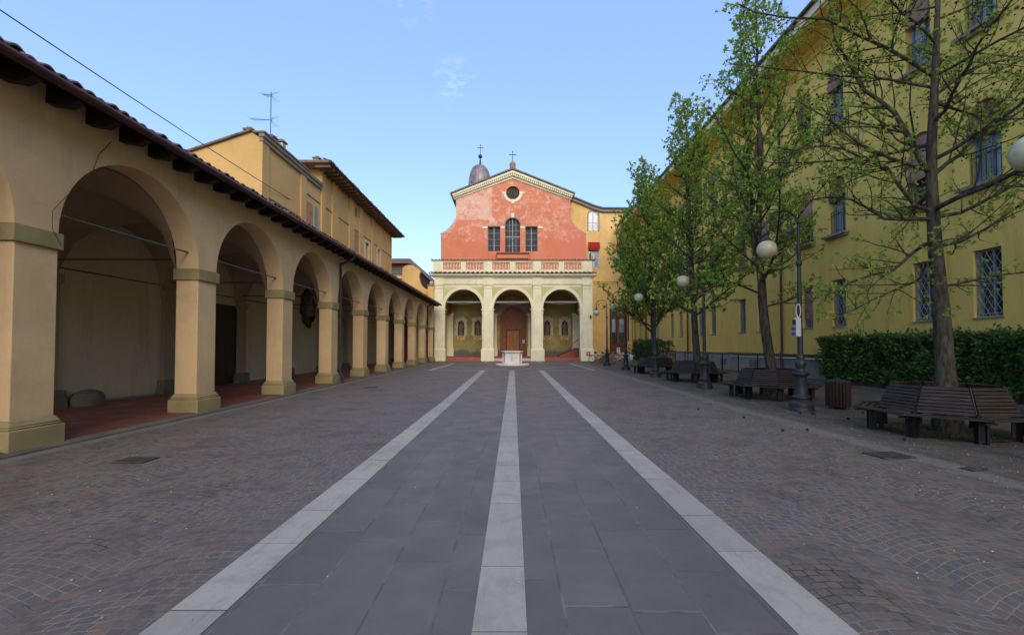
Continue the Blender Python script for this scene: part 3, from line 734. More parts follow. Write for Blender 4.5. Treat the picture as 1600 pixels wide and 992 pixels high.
# dark red house and the curved gable wall at the end of the arcade
H3 = empty('red_house', (-10, 62, 0), 'low dark red house with a grey tiled roof beyond the end of the arcade', 'house')
def P3(name, fn, mats, **k): return PB(H3, name, fn, mats, **k)
a = at(605, 415, 60); c_ = at(688, 450, 60)
P3('wall', lambda b: b.box(-22, -13.3, 60, 70, 0, 12.65), M['darkred'])
P3('side_wall', lambda b: b.plate([[(-13.29, 0), (-13.29, 12.5), (-10.2, 9.85), (-10.2, 0)]], lambda u, v, w: (u, w, v), 60.0, 70), M['darkwood'])
def roof3(b):
    z0 = 11.85
    V = [(-23, 59.2, z0), (-11.2, 59.2, z0 - .05), (-8.6, 64.0, z0 - 2.6), (-8.6, 75, z0 - 2.6), (-23, 75, z0)]
    V = [(-23, 59.0, 12.78), (-13.15, 59.0, 12.78), (-9.95, 59.4, 10.0), (-9.95, 72, 10.0), (-13.15, 72, 13.0), (-23, 72, 13.0), (-14.2, 63, 13.9), (-23, 63, 13.9)]
    F = [(0, 1, 6, 7), (1, 2, 3, 4, 6), (6, 4, 5, 7)]
    b.add(V, F); b.add([(x, y, z - .25) for x, y, z in V], F)
    b.add([V[0], V[1], (V[1][0], V[1][1], 12.5), (V[0][0], V[0][1], 12.5)], [(0, 1, 2, 3)])
    b.add([V[1], V[2], (V[2][0], V[2][1], 9.7), (V[1][0], V[1][1], 12.5)], [(0, 1, 2, 3)])
P3('roof', roof3, M['tilegrey'], fix=False)
def tilerow(b, p, q, n, r=.13, L=.6):
    p = Vector(p); q = Vector(q)
    for i in range(n):
        c = p.lerp(q, (i + .5) / n); b.tube([c + Vector((0, -.05, 0)), c + Vector((0, L, .12))], r, 8)
P3('roof_edge_tile', lambda b: tilerow(b, (-23, 59.0, 12.81), (-13.15, 59.0, 12.81), 32), M['tilegrey'])
fr = P3('window', lambda b: [b.box(-15.9, -14.5, 59.90, 59.96, 11.1 + i * .27, 11.17 + i * .27) for i in range(4)], M['greyframe'])
mesh1('louvre_opening', lambda b: b.box(-16.0, -14.45, 59.965, 60.02, 11.02, 12.1), M['nichedark'], fr)
P3('wall_band', lambda b: b.box(-22, -13.32, 59.9, 59.995, 10.65, 10.98), M['ochre2'])
def curved(b):
    D = 46.2
    pts = [(626, 470), (629, 419), (632.5, 416), (641, 414.3), (645, 415), (655, 421), (657.5, 424.5), (655.5, 427), (654.6, 433), (656, 440), (659, 446), (664, 450.5), (669, 452.3), (669, 462), (690, 475), (690, 510), (626, 510)]
    L = [(at(px, py, D).x, at(px, py, D).z) for px, py in pts]
    b.plate([L], lambda u, v, w: (u, w, v), D, D + .45)
cw = empty('curved_gable_wall', (-9.5, 46.4, 0), 'small orange wall with a scrolled top above the far end of the arcade roof', 'wall')
PB(cw, 'wall', curved, M['ochre3'])
def cwcop(b):
    D = 46.2
    P = [at(px, py, D) for px, py in ((628, 418.5), (641, 413.3), (656, 421), (658, 424))]
    b.tube([p + Vector((0, .2, .04)) for p in P], .10, 6)
PB(cw, 'coping', cwcop, M['tilegrey'])
gp = empty('gate_pillar', (-7.9, 45.3, 0), 'narrow orange pillar with a stone ball on top beside the church porch', 'pillar')
def pil_(b):
    a = at(669, 447, 45.3); c = at(679.5, 447, 45.3); b.box(a.x, c.x, 45.1, 45.6, 0, a.z)
PB(gp, 'shaft', pil_, M['ochre3'])
a = at(674.5, 447, 45.3)
PB(gp, 'cap', lambda b: b.box(a.x - .38, a.x + .38, 45.02, 45.68, a.z, a.z + .12), M['sill'])
PB(gp, 'ball', lambda b: b.ball((a.x, 45.35, a.z + .33), .22), M['white'])

def cab(b):
    P = [(XA + .02, 8.35, 5.40), (XA + .02, 8.1, 5.05), (XA + .02, 8.0, 4.75), (XA + .02, 8.2, 4.4), (XA + .02, 8.75, 4.05)]
    b.tube(P, .007, 4); b.tube([(XA + .03, 7.55, 4.15), (XA + .03, 7.3, 3.8), (XA + .08, 7.25, 3.5), (XA + .08, 7.4, 3.25)], .006, 4)
PB(AR, 'wall_cable', cab, M['roddark'])
PB(AR, 'inner_conduit', lambda b: b.tube([(XB + .02, YS, 3.62), (XB + .02, 10, 3.6), (XB + .02, 24, 3.63), (XB + .02, YE, 3.6)], .016, 5), M['roddark'])
for y in (8.7, 16.7, 28.7):
    q = PB(AR, 'wall_lantern', lambda b: (b.box(XA - TX - .14, XA - TX, y + 2.4, y + 2.5, 3.3, 3.34), b.lathe([(.05, 0), (.09, .04), (.07, .22), (.03, .26)], 8, (XA - TX - .14, y + 2.45, 3.02))), M['iron'])
# overhead cable
cb = []
P_ = at(470, 322, 25.9); Pn = at(0, 3, 9.5)
d_ = (Pn - P_) ; start = P_ + d_ * 1.55
for i in range(25):
    t = i / 24; p = start.lerp(P_, t); p.z -= .55 * 4 * t * (1 - t) * .35; cb.append(p)
o = mesh1('overhead_cable', lambda b: b.tube(cb, .016, 5), M['iron']); tag(o, 'black cable slung through the sky above the arcade roof to the orange house', 'cable')
# ------------------------------------------------------------------ church
DP = 44.7; DF = 50.5
CH = empty('church', (0, DP, gz(DP)), 'church with peeling red gabled front above a cream three-arched porch', 'church')
G = gz(DP)
def PC(name, fn, mats, **k): return PB(CH, name, fn, mats, **k)
def sub(name, fn, mats, parent, **k): return mesh1(name, fn, mats, parent, **k)
X = lambda px, D=DP: (px - 800) / FP * D
Z = lambda py, D=DP, px=800: at(px, py, D).z
fy = lambda D: (lambda u, v, w: (u, D + w, v))
# porch front wall with three arched openings
arches = [(X(694.7), X(753.3)), (X(771), X(830.4)), (X(848.5), X(906.4))]
ZI = Z(482.7); ZC = Z(452.0)
xl, xr = X(678.5), X(926)
loop = [(xl, G - .2), (xl, 8.7), (xr, 8.7), (xr, G - .2)]
for a, c in reversed(arches):
    m_ = (a + c) / 2; h = (c - a) / 2
    loop += [(c, G - .2)] + [(m_ + h * cos(pi * i / 30), ZI + (ZC - ZI) * sin(pi * i / 30)) for i in range(31)] + [(a, G - .2)]
PC('porch_wall', lambda b: b.plate([loop], fy(DP), 0, .75), M['cream'])
pil_x = [(679.8, 692.5), (755.8, 768.9), (833, 845.8), (910.4, 922.6)]
base_x = [(677, 696.4), (751.7, 772.2), (829.2, 850.6), (906.8, 927.5)]
ZB = Z(545); ZK = Z(446)
def pil(b, a, c):
    b.box(X(a), X(c), DP - .12, DP, ZB, ZK)
for a, c in pil_x:
    p = PC('pilaster', lambda b: pil(b, a, c), M['cream'], bevel=.01)
    sub('capital', lambda b: (b.box(X(a) - .05, X(c) + .05, DP - .17, DP, ZK - .30, ZK - .24), b.box(X(a) - .08, X(c) + .08, DP - .22, DP, ZK, ZK + .10), b.box(X(a) - .04, X(c) + .04, DP - .16, DP, ZK - .1, ZK - .002)), M['cream'], p, bevel=.01)
for a, c in base_x:
    q = PC('pier_base', lambda b: (b.box(X(a), X(c), DP - .22, DP + .85, G - .15, ZB - .12), b.frustum(X(a), X(c), DP - .22, DP + .85, ZB - .118, ZB + .02, .09, .08)), M['cream'], bevel=.015)
def imp(b):
    for a, c in arches:
        for e, s in ((a, 1), (c, -1)):
            for (z0, z1, o_) in ((ZI - .42, ZI - .36, .05), (ZI - .12, ZI - .02, .10)):
                b.box(e + s * o_, e - s * .30, DP - .07, DP + .80, z0, z1)
PC('impost_moulding', imp, M['cream'])
def archiv(b, a, c):
    m_ = (a + c) / 2; h = (c - a) / 2; r = ZC - ZI; t = .27
    o1 = [(m_ + (h + t) * cos(pi * i / 30), ZI + (r + t) * sin(pi * i / 30)) for i in range(31)]
    i1 = [(m_ + h * cos(pi * i / 30), ZI + r * sin(pi * i / 30)) for i in range(31)]
    b.plate([o1 + i1[::-1]], fy(DP - .065), 0, .07)
    b.box(m_ - .16, m_ + .16, DP - .10, DP, ZC - .03, ZC + .42)
for a, c in arches: PC('archivolt', lambda b: archiv(b, a, c), M['cream'])
def panels(b):
    for a, c in arches:
        m_ = (a + c) / 2; h = (c - a) / 2 + .30; r = ZC - ZI + .30; zt = ZK - .14; H_ = zt - ZI
        for s in (-1, 1):
            xo = m_ + s * (h + .02)
            al = math.acos(min(1, .26)); pts = [(xo, ZI + .25), (xo, zt)]
            t0 = math.asin(min(1, H_ / r * .995)); 
            pts.append((m_ + s * h * cos(t0), zt))
            for i in range(11):
                t = t0 + (0.13 - t0) * i / 10; pts.append((m_ + s * h * cos(t), min(zt, ZI + r * sin(t))))
            b.plate([pts], fy(DP - .012), 0, .01)
PC('spandrel_panel', panels, M['panel'])
# entablature
def entab(b):
    x0, x1 = X(679), X(925)
    b.box(x0, x1, DP - .10, DP + .002, ZK + .11, Z(430) - .24)
    b.box(x0 - .0, x1, DP - .14, DP - .10, 8.40, 8.47)
    for a, c in pil_x: b.box(X(a) - .06, X(c) + .06, DP - .19, DP - .1, ZK + .11, Z(430) - .24)
    z0 = Z(430) - .24
    for i, (h, o_) in enumerate(((.08, .2), (.08, .32), (.10, .46), (.05, .50))):
        b.box(x0 - o_, x1 + o_, DP - o_ - .05, DP + .3, z0, z0 + h - .003); z0 += h
    return z0
eb = MB(); ztop = entab(eb); fixloc(eb.build('entablature', M['cream'], CH, bevel=.008), CH)
# tiles on the cornice
def row_tiles(b, x0, x1, n, y0, y1, z0, z1, r):
    for i in range(n):
        xc = x0 + (x1 - x0) * (i + .5) / n
        k = 8; vs = []
        for (y, z) in ((y0, z0), (y1, z1)):
            for j in range(k + 1):
                a = pi * j / k; vs.append((xc + r * cos(a), y, z + r * .8 * sin(a)))
        for j in range(k + 1):
            a = pi * j / k; vs.append((xc + r * .82 * cos(a), y0, z0 + r * .6 * sin(a)))
        w_ = k + 1
        b.add(vs, [(j, j + 1, w_ + j + 1, w_ + j) for j in range(k)] + [(j, j + 1, 2 * w_ + j + 1, 2 * w_ + j) for j in range(k)])
PC('cornice_tiles', lambda b: (row_tiles(b, X(669.5), X(932), 36, DP - .62, DP + .25, ztop + .02, ztop + .22, .17), b.add([(X(669.5), DP - .6, ztop + .01), (X(932), DP - .6, ztop + .01), (X(932), DP + .25, ztop + .2), (X(669.5), DP + .25, ztop + .2)], [(0, 1, 2, 3)])), M['tilegrey'], fix=False)
# balustrade
YBL = DP + .25; zb0 = Z(425, DP + .3) ; zb1 = Z(407.2, DP + .3)
XB2 = lambda px: X(px, YBL)
opens = [(692, 719.8), (727.9, 755.4), (769.2, 796.8), (805.6, 832.4), (845.9, 873.3), (881.8, 909)]
zo0, zo1 = Z(421.6, YBL), Z(409.8, YBL)
def bal(b): b.plate([rect(XB2(676.5), XB2(926), ztop, zb1)] + [rect(XB2(a), XB2(c), zo0, zo1) for a, c in opens], fy(YBL), 0, .28)
BL = PC('balustrade', bal, M['cream'])
for a, c in ((677, 690), (756.6, 768), (833.6, 844.8), (911, 925.5)): sub('pedestal', lambda b: b.box(XB2(a), XB2(c), YBL - .05, YBL, zb0, zb1 - .05), M['cream'], BL)
bs = [(.10, 0), (.10, .05), (.05, .09), (.08, .2), (.10, .30), (.075, .42), (.045, .55), (.09, .62), (.095, .66), (.06, .70), (.10, .76)]
HB = zo1 - zo0; bs = [(r, z / .76 * HB) for r, z in bs]
b0 = None
for a, c in opens:
    for i in range(6):
        xx = XB2(a) + (XB2(c) - XB2(a)) * (i + .5) / 6
        o = mesh1('baluster', lambda b: b.lathe(bs, 10), M['brickred'], BL) if b0 is None else copy_tree(b0, BL); b0 = b0 or o
        o.location = (xx, YBL + .14, zo0)
sub('coping_tiles', lambda b: (row_tiles(b, XB2(672.5), XB2(931), 44, YBL - .16, YBL + .35, zb1 + .02, zb1 + .06, .13), b.box(XB2(673), XB2(930.5), YBL - .14, YBL + .4, zb1, zb1 + .03)), M['tilegrey'], BL, fix=False)
PC('porch_terrace', lambda b: b.box(xl, xr, DP + .54, DF - .01, 8.75, 8.95), M['sill'])
# porch inside
FLZ = G + .36
PC('porch_floor', lambda b: b.box(xl + .3, xr - .3, DP + .12, DF, G - .2, FLZ), M['redstep'])
for i, (a, c) in enumerate(arches):
    if i == 1: PC('sill_step', lambda b: (b.box(a, c, DP - .12, DP + .118, G - .1, FLZ - .12)), M['pink'])
    else:
        PC('step', lambda b: (b.box(a + .01, c - .01, DP - .12, DP + .117, G - .1, FLZ - .17)), M['redstep'])
PC('porch_side_wall', lambda b: (b.box(xl, xl + .5, DP + .75, DF - .01, G, 8.74), b.box(xr - .5, xr, DP + .75, DF - .01, G, 8.74)), M['cream'])
# back wall (green) with door recess
dx0, dx1 = X(781.3, DF), X(822.6, DF); dm = (dx0 + dx1) / 2; dh = (dx1 - dx0) / 2
zsp = Z(500.5, DF); zdt = Z(478.7, DF)
dl = [(dx1, FLZ)] + [(dm + dh * cos(pi * i / 24), zsp + (zdt - zsp) * sin(pi * i / 24)) for i in range(25)] + [(dx0, FLZ)]
bw = [(xl, G), (xl, 8.59), (xr, 8.59), (xr, G), (dx1, G)] + dl + [(dx0, G)]
PC('porch_rear_wall', lambda b: b.plate([bw], fy(DF), 0, .4), M['green'])
def darch(b):
    t = .55
    o1 = [(dx1 + t, zsp)] + [(dm + (dh + t) * cos(pi * i / 24), zsp + (zdt - zsp + t) * sin(pi * i / 24)) for i in range(1, 24)] + [(dx0 - t, zsp)]
    i1 = [(dx1, zsp)] + [(dm + dh * cos(pi * i / 24), zsp + (zdt - zsp) * sin(pi * i / 24)) for i in range(1, 24)] + [(dx0, zsp)]
    b.plate([o1 + i1[::-1]], fy(DF - .04), 0, .045)
    b.box(dx0 - .75, dx0, DF - .09, DF, zsp - .3, zsp); b.box(dx1, dx1 + .75, DF - .09, DF, zsp - .3, zsp)
    b.box(dm - .15, dm + .15, DF - .12, DF, zdt, zdt + .45)
PC('door_surround', darch, M['sill'])
def interior_pil(b):
    for px0, px1 in ((697, 708), (772.5, 776.5), (824.8, 829.5), (894.5, 905)):
        a, c = X(px0, DF), X(px1, DF)
        b.box(a, c, DF - .25, DF, FLZ, Z(493, DF)); b.box(a - .08, c + .08, DF - .33, DF, Z(493, DF), Z(493, DF) + .25); b.box(a - .08, c + .08, DF - .33, DF, FLZ, FLZ + .9)
PC('inner_pilaster', interior_pil, M['cream'])
def doorleaf(b):
    b.plate([[(x, z) for x, z in dl]], fy(DF + .22), 0, .08)
DR = PC('door', doorleaf, M['wooddoor'])
ztr = Z(502, DF)
def doordet(b):
    b.box(dx0 + .02, dx1 - .02, DF + .14, DF + .22, ztr - .08, ztr + .08)
    b.box(dm - .045, dm + .045, DF + .17, DF + .22, FLZ, zdt - .08)
    for s in (-1, 1):
        for k in range(4):
            z0 = FLZ + .15 + k * 1.12; z1 = z0 + 1.0
            if z1 > ztr: z1 = ztr - .12
            for (a, c) in ((.08, .10), (dh * .62, dh * .64), (dh * .95, dh * .97)): b.box(dm + s * a * 1, dm + s * (c + .03), DF + .195, DF + .22, z0, z1)
sub('door_moulding', doordet, M['doorframe'], DR)
sub('wicket', lambda b: (b.box(X(791, DF), X(791.7, DF), DF + .18, DF + .22, FLZ, Z(516, DF)), b.box(X(811.6, DF), X(812.4, DF), DF + .18, DF + .22, FLZ, Z(516, DF)), b.box(X(791, DF), X(812.4, DF), DF + .18, DF + .22, Z(516, DF), Z(515.2, DF))), M['darkwood'], DR)
sub('inner_leaf', lambda b: (b.box(X(792, DF), X(801, DF), DF + .19, DF + .22, FLZ + .1, Z(517, DF)), b.box(X(802.3, DF), X(811.3, DF), DF + .19, DF + .22, FLZ + .1, Z(517, DF))), wood('lighter_door_wood', (.27, .11, .04), 2, .5, .4), DR)
def notice(b):
    b.box(X(816.5, DF), X(819.8, DF), DF + .2, DF + .215, Z(536, DF), Z(531, DF))
nt_ = sub('door_notice', notice, [M['paper']], DR)
sub('notice_print', lambda b: [b.box(X(817 + k * .55, DF), X(817.35 + k * .55, DF), DF + .196, DF + .2, Z(535.4, DF), Z(532 + (k % 2) * .8, DF)) for k in range(5)], M['greyframe'], DR)
# porch vault
def pvault(b):
    xs_, cuts = [], []
    bays = [(xl + .5, X(756)), (X(768.5), X(833.5)), (X(845.5), xr - .5)]
    yA, yB = DP + .75, DF
    yc, hy = (yA + yB) / 2, (yB - yA) / 2
    for (a, c) in bays:
        m_, h = (a + c) / 2, (c - a) / 2; n_ = 20
        vs = []; fs = []
        for j in range(n_ + 1):
            for i in range(n_ + 1):
                u = -1 + 2 * i / n_; v = -1 + 2 * j / n_
                z = ZI + max(2.15 * sqrt(max(0, 1 - u * u)), 2.15 * sqrt(max(0, 1 - v * v)))
                vs.append((m_ + h * u, yc + hy * v, z))
        for j in range(n_):
            for i in range(n_): fs.append((j * (n_ + 1) + i, j * (n_ + 1) + i + 1, (j + 1) * (n_ + 1) + i + 1, (j + 1) * (n_ + 1) + i))
        b.add(vs, fs)
PC('porch_vault', pvault, M['green'], fix=False, sharp=40)
def tarch(b):
    yA, yB = DP + .75, DF; yc, hy = (yA + yB) / 2, (yB - yA) / 2
    for px in (762, 839.5):
        xc = X(px)
        pts = [(yc + hy * cos(pi * i / 24), ZI + 1.95 * sin(pi * i / 24)) for i in range(25)]
        out = [(yB, 8.4), (yA, 8.4)]
        b.plate([[(yB, ZI)] + pts[1:-1] + [(yA, ZI), (yA, 8.4), (yB, 8.4)]], lambda u, v, w: (xc + w, u, v), -.3, .3)
        b.box(xc - .42, xc + .42, DF - .3, DF, FLZ, ZI)
    for a, c in ((xl + .5, xl + .9), (xr - .9, xr - .5)): b.box(a, c, DP + .76, DF - .01, 5.2, 8.4)
PC('transverse_arch', tarch, M['brown'])
def ptie(b):
    for a, c in arches:
        b.tube([(a - .1, DP + .35, Z(471)), (c + .1, DP + .35, Z(471))], .028, 6)
        pts = [(a + (c - a) * i / 10, DP + .4, Z(471.5) - .13 * 4 * (i / 10) * (1 - i / 10)) for i in range(11)]; b.tube(pts, .013, 5)
PC('tie_rod', ptie, M['whitepaint'])
# painted and stuccoed niches
def niche(cx):
    ox, oz = X(cx, DF), Z(513, DF)
    rnd = random.Random(cx)
    def frame(b):
        pts = []
        for i in range(72):
            a = 2 * pi * i / 72
            rx, rz = .66, 1.28
            e = (abs(cos(a)) ** 4 + abs(sin(a)) ** 4) ** (-.25)
            r = 1 + .07 * sin(11 * a + .4) + .03 * sin(23 * a)
            pts.append((ox + rx * e * r * cos(a) * (1 if sin(a) > -.6 else .85), oz + rz * e * r * sin(a)))
        inner = [(ox + .36, oz - .78)] + [(ox + .36 * cos(t) if t < pi / 2 else ox + .36 * cos(t), oz + .25 + .62 * sin(t)) for t in [pi * i / 14 for i in range(15)]] + [(ox - .36, oz - .78)]
        b.plate([pts, inner], fy(DF - .08), 0, .1)
    f = PC('niche_frame', frame, M['fresco'], bevel=.02)
    sub('niche_recess', lambda b: b.box(ox - .4, ox + .4, DF - .004, DF + .01, oz - .8, oz + .9), M['nichedark'], f)
    def fig(b):
        y = DF - .10
        b.lathe([(.20, 0), (.24, .12), (.19, .5), (.20, .8), (.24, 1.02), (.19, 1.16), (.07, 1.22)], 14, (ox, y, oz - .76), sx=1, sy=.5)
        b.ball((ox, y - .02, oz + .57), .105, 10, sz=1.2)
        s = rnd.choice((-1, 1))
        b.tube([(ox - .22, y, oz + .36), (ox - .27, y - .06, oz + .12), (ox - .08 * s, y - .13, oz + .16)], [.075, .065, .045], 8)
        b.tube([(ox + .22, y, oz + .36), (ox + .28, y - .06, oz + .10), (ox + .10, y - .13, oz + .02)], [.075, .065, .045], 8)
        for k in range(5): b.tube([(ox - .15 + k * .075, y - .09, oz + .3), (ox - .18 + k * .09, y - .11, oz - .7)], .022, 5)
    sub('robed_figure', fig, M['statue'], f)
    sub('console', lambda b: b.lathe([(.05, -1.30), (.2, -1.18), (.38, -1.02), (.46, -.86), (.44, -.82)], 16, (ox, DF - .02, oz), sy=.35), M['gold'], f)
for cx in (720.5, 746.5, 855, 882.5): niche(cx)
# red stairs in the right-hand bay and rail
def stairs(b):
    x0 = X(872, DF - .5)
    for k in range(6): b.box(x0 + k * .33, xr - .52, DF - 2.0, DF - .02, FLZ + .001 + k * .15, FLZ + (k + 1) * .15)
PC('stair', stairs, M['redstep'], bevel=.012)
PC('handrail', lambda b: (b.tube([(X(893, DF - 1), DF - 2.1, FLZ + 1.35), (X(906, DF - 1), DF - 2.1, FLZ + 2.1)], .03, 8), b.tube([(X(906, DF - 1), DF - 2.1, FLZ + 2.1), (X(906, DF - 1), DF - 2.1, FLZ)], .03, 8)), M['iron'])

# ---- upper facade
T = DF
fpts = [(916, 408), (916, 364.8), (911, 362.5), (904, 358.5), (898, 353), (893.6, 347), (891.3, 341), (891.3, 311), (801, 276), (712.5, 311), (712.5, 341.5), (710.5, 346), (706, 353), (700, 359), (694, 363), (688.8, 366), (688.8, 408)]
FP_ = [(at(px, py, T).x, at(px, py, T).z) for px, py in fpts]; FP_[0] = (FP_[0][0], 8.6); FP_[-1] = (FP_[-1][0], 8.6)
oc = at(801.3, 301.4, T); ro = 10.7 * T / FP
circ = lambda r, n_=32: [(oc.x + r * cos(2 * pi * i / n_), oc.z + r * sin(2 * pi * i / n_)) for i in range(n_)]
def R(px0, px1, py0, py1, D=T): return rect(at(px0, py1, D).x, at(px1, py1, D).x, at(px0, py1, D).z, at(px0, py0, D).z)
w1, w2 = R(762, 781.8, 354.3, 392.7), R(820.6, 840.2, 354.3, 392.7)
cxw = at(801, 360, T).x; chw = 11.7 * T / FP; zcb, zct = Z(394.3, T), Z(340.5, T); zcs = zct - chw
w3 = [(cxw - chw, zcb), (cxw + chw, zcb)] + [(cxw + chw * cos(pi * i / 18), zcs + chw * sin(pi * i / 18)) for i in range(0, 19)]
PC('gabled_front_wall', lambda b: b.plate([FP_, circ(ro), w1, w3, w2], fy(T), 0, .45), M['facade'])
PC('nave_wall', lambda b: (b.box(at(716, 400, T).x, at(717, 400, T).x + .3, T + .45, T + 22, 8, Z(316, T)), b.box(at(889, 400, T).x - .3, at(889, 400, T).x, T + .45, T + 22, 8, Z(316, T)),
    b.box(at(690, 400, T).x, at(712, 400, T).x, T + .45, T + 22, 8, Z(372, T)), b.box(at(892, 400, T).x, at(914, 400, T).x, T + .45, T + 2.4, 8, Z(372, T))), M['ochre3'])
# raking cornices
def rake(b):
    ap = at(801, 268.6, T); apb = at(801, 279.5, T)
    for px_, top, bot in ((706.8, 305.5, 312.5), (895.5, 305.5, 313)):
        e = at(px_, top, T); eb_ = at(px_ + (3 if px_ < 800 else -3), bot, T)
        def band(f0, f1, y0, y1):
            A0 = ap.lerp(apb, f0); A1 = ap.lerp(apb, f1); E0 = e.lerp(eb_, f0); E1 = e.lerp(eb_, f1)
            vs = [(A0.x, y0, A0.z), (E0.x, y0, E0.z), (E1.x, y0, E1.z), (A1.x, y0, A1.z), (A0.x, y1, A0.z), (E0.x, y1, E0.z), (E1.x, y1, E1.z), (A1.x, y1, A1.z)]
            b.add(vs, [(0, 1, 2, 3), (7, 6, 5, 4), (0, 4, 5, 1), (1, 5, 6, 2), (2, 6, 7, 3), (3, 7, 4, 0)])
        band(0, .34, T - .48, T + .1); band(.345, .62, T - .30, T + .1); band(.625, 1, T - .12, T + .1)
        n_ = 30
        for i in range(n_):
            t = (i + .5) / n_; c0 = ap.lerp(e, t); c1 = apb.lerp(eb_, t); q = c0.lerp(c1, .52)
            b.box(q.x - .055, q.x + .055, T - .42, T - .30, q.z - .12, q.z + .13)
PC('raking_cornice', rake, M['cream'])
def nroof(b):
    A = at(801, 267.4, T)
    for px_, py_ in ((704.5, 305.8), (897.5, 305.8)):
        e = at(px_, py_, T)
        for dz in (0, .16):
            b.add([(A.x, T - .62, A.z + dz), (e.x, T - .62, e.z + dz), (e.x, T + 22, e.z + dz), (A.x, T + 22, A.z + dz)], [(0, 1, 2, 3)])
        b.add([(A.x, T - .62, A.z), (e.x, T - .62, e.z), (e.x, T - .62, e.z + .16), (A.x, T - .62, A.z + .16)], [(0, 1, 2, 3)])
        b.add([(e.x, T - .62, e.z), (e.x, T + 22, e.z), (e.x, T + 22, e.z + .16), (e.x, T - .62, e.z + .16)], [(0, 1, 2, 3)])
PC('nave_roof', nroof, M['tilegrey'], fix=False)
PC('eave_return', lambda b: (b.box(at(706.5, 308, T).x, at(712.4, 308, T).x, T - .1, T + 8, Z(311, T), Z(307, T)), ), M['iron'])
for seq in (((711.6, 341), (706, 351.5), (700, 357.5), (694, 361.8), (687.3, 366)), ((892.2, 341), (898.6, 352), (905, 358), (911.5, 362), (917.3, 365))):
    PC('shoulder_moulding', lambda b: b.tube([at(px, py, T) + Vector((0, -.0, 0)) for px, py in seq], .05, 6), M['brickred'])
def oculus(b):
    r2 = ro + .30
    b.plate([[(oc.x + r2 * cos(pi + pi * i / 16), oc.z + r2 * sin(pi + pi * i / 16)) for i in range(17)] + [(oc.x + ro * cos(-pi * i / 16), oc.z + ro * sin(-pi * i / 16)) for i in range(17)]], fy(T - .03), 0, .035)
    for a in (-1, 1): b.box(oc.x + a * (ro - .02), oc.x + a * (ro + .42), T - .05, T, oc.z - .14, oc.z + .14)
    b.box(oc.x - .15, oc.x + .15, T - .05, T, oc.z - ro - .45, oc.z - ro + .02)
OC = PC('round_window', oculus, M['cream'])
sub('pane', lambda b: b.plate([circ(ro + .02)], fy(T + .3), 0, .05), M['nichedark'], OC)
sub('bars', lambda b: (b.tube([(oc.x, T + .2, oc.z - ro), (oc.x, T + .2, oc.z + ro)], .02, 5), b.tube([(oc.x - ro, T + .2, oc.z - .25), (oc.x + ro, T + .2, oc.z - .25)], .02, 5)), M['iron'], OC)
def win(loop_, kind):
    us = [p[0] for p in loop_]; vs_ = [p[1] for p in loop_]; a, c, z0, z1 = min(us), max(us), min(vs_), max(vs_)
    m_ = (a + c) / 2
    def fr(b):
        b.box(m_ - .045, m_ + .045, T + .24, T + .32, z0, z1 - .02)
        if kind == 'arch':
            zt = zcs - .05; b.box(a, c, T + .24, T + .33, zt - 1.25, zt - 1.15); 
            for q in (.27, .73): b.box(a + (c - a) * q - .02, a + (c - a) * q + .02, T + .26, T + .32, z0, z1 - .12)
            for q in (.2, .42, .63, .8): b.box(a, c, T + .265, T + .315, z0 + (z1 - z0) * q - .015, z0 + (z1 - z0) * q + .015)
        else:
            for q in (.25, .5, .75): b.box(a, c, T + .26, T + .31, z0 + (z1 - z0) * q - .018, z0 + (z1 - z0) * q + .018)
            b.box(a, a + .05, T + .26, T + .32, z0, z1); b.box(c - .05, c, T + .26, T + .32, z0, z1)
    f = PC('window', fr, M['greyframe'])
    sub('pane', lambda b: b.box(a - .02, c + .02, T + .32, T + .36, z0 - .02, z1 + .02), M['glassdark'], f)
win(w1, 'r'); win(w2, 'r'); win(w3, 'arch')
PC('window_band', lambda b: [b.box(at(p, 355, T).x, at(q, 355, T).x, T - .07, T, Z(357.2, T), Z(354.0, T)) for p, q in ((754, 762), (781.9, 788.6), (813.6, 820.5), (840.3, 848))] +
   [b.box(at(799, 336, T).x, at(803.2, 336, T).x, T - .09, T, Z(340.5, T), Z(333.5, T))], M['cream'])
def lint(b):
    r = chw + .16
    b.plate([[(cxw + r * cos(pi * i / 18), zcs + r * sin(pi * i / 18)) for i in range(19)] + [(cxw - chw * cos(pi * i / 18), zcs + chw * sin(pi * i / 18)) for i in range(19)]], fy(T - .035), 0, .04)
    for q in (w1, w2): b.box(q[0][0], q[1][0], T - .04, T, q[2][1], q[2][1] + .1)
PC('window_head_moulding', lint, M['sill'])
bx = (at(777, 400, T).x, at(825.6, 400, T).x)
hb = PC('ledge_box', lambda b: b.box(bx[0], bx[1], T - .55, T, Z(405, T), Z(398.5, T)), M['facade'])
sub('ledge_tiles', lambda b: row_tiles(b, bx[0] - .1, bx[1] + .1, 14, T - .75, T, Z(398.2, T), Z(396, T), .13), M['tilegrey'], hb, fix=False)
# finials
def fin(b):
    c = at(801, 262, T)
    b.lathe([(.42, -.7), (.42, -.45), (.34, -.4), (.33, .25), (.36, .32), (.30, .5), (.16, .66), (.03, .70)], 16, (c.x, T, c.z))
PC('gable_finial', fin, M['sill'])
def cross(b, cx, top, bot, arm, D, r=.035, wd=4.4):
    a = at(cx, bot, D); t = at(cx, top, D); m_ = at(cx, arm, D); hw = wd * D / FP
    b.tube([a, t], r, 6); b.tube([m_ - Vector((hw, 0, 0)), m_ + Vector((hw, 0, 0))], r, 6)
    for q in (t, m_ - Vector((hw, 0, 0)), m_ + Vector((hw, 0, 0))): b.ball(q, r * 2, 6)
PC('gable_cross', lambda b: cross(b, 801, 237, 254, 242, T), M['iron'])
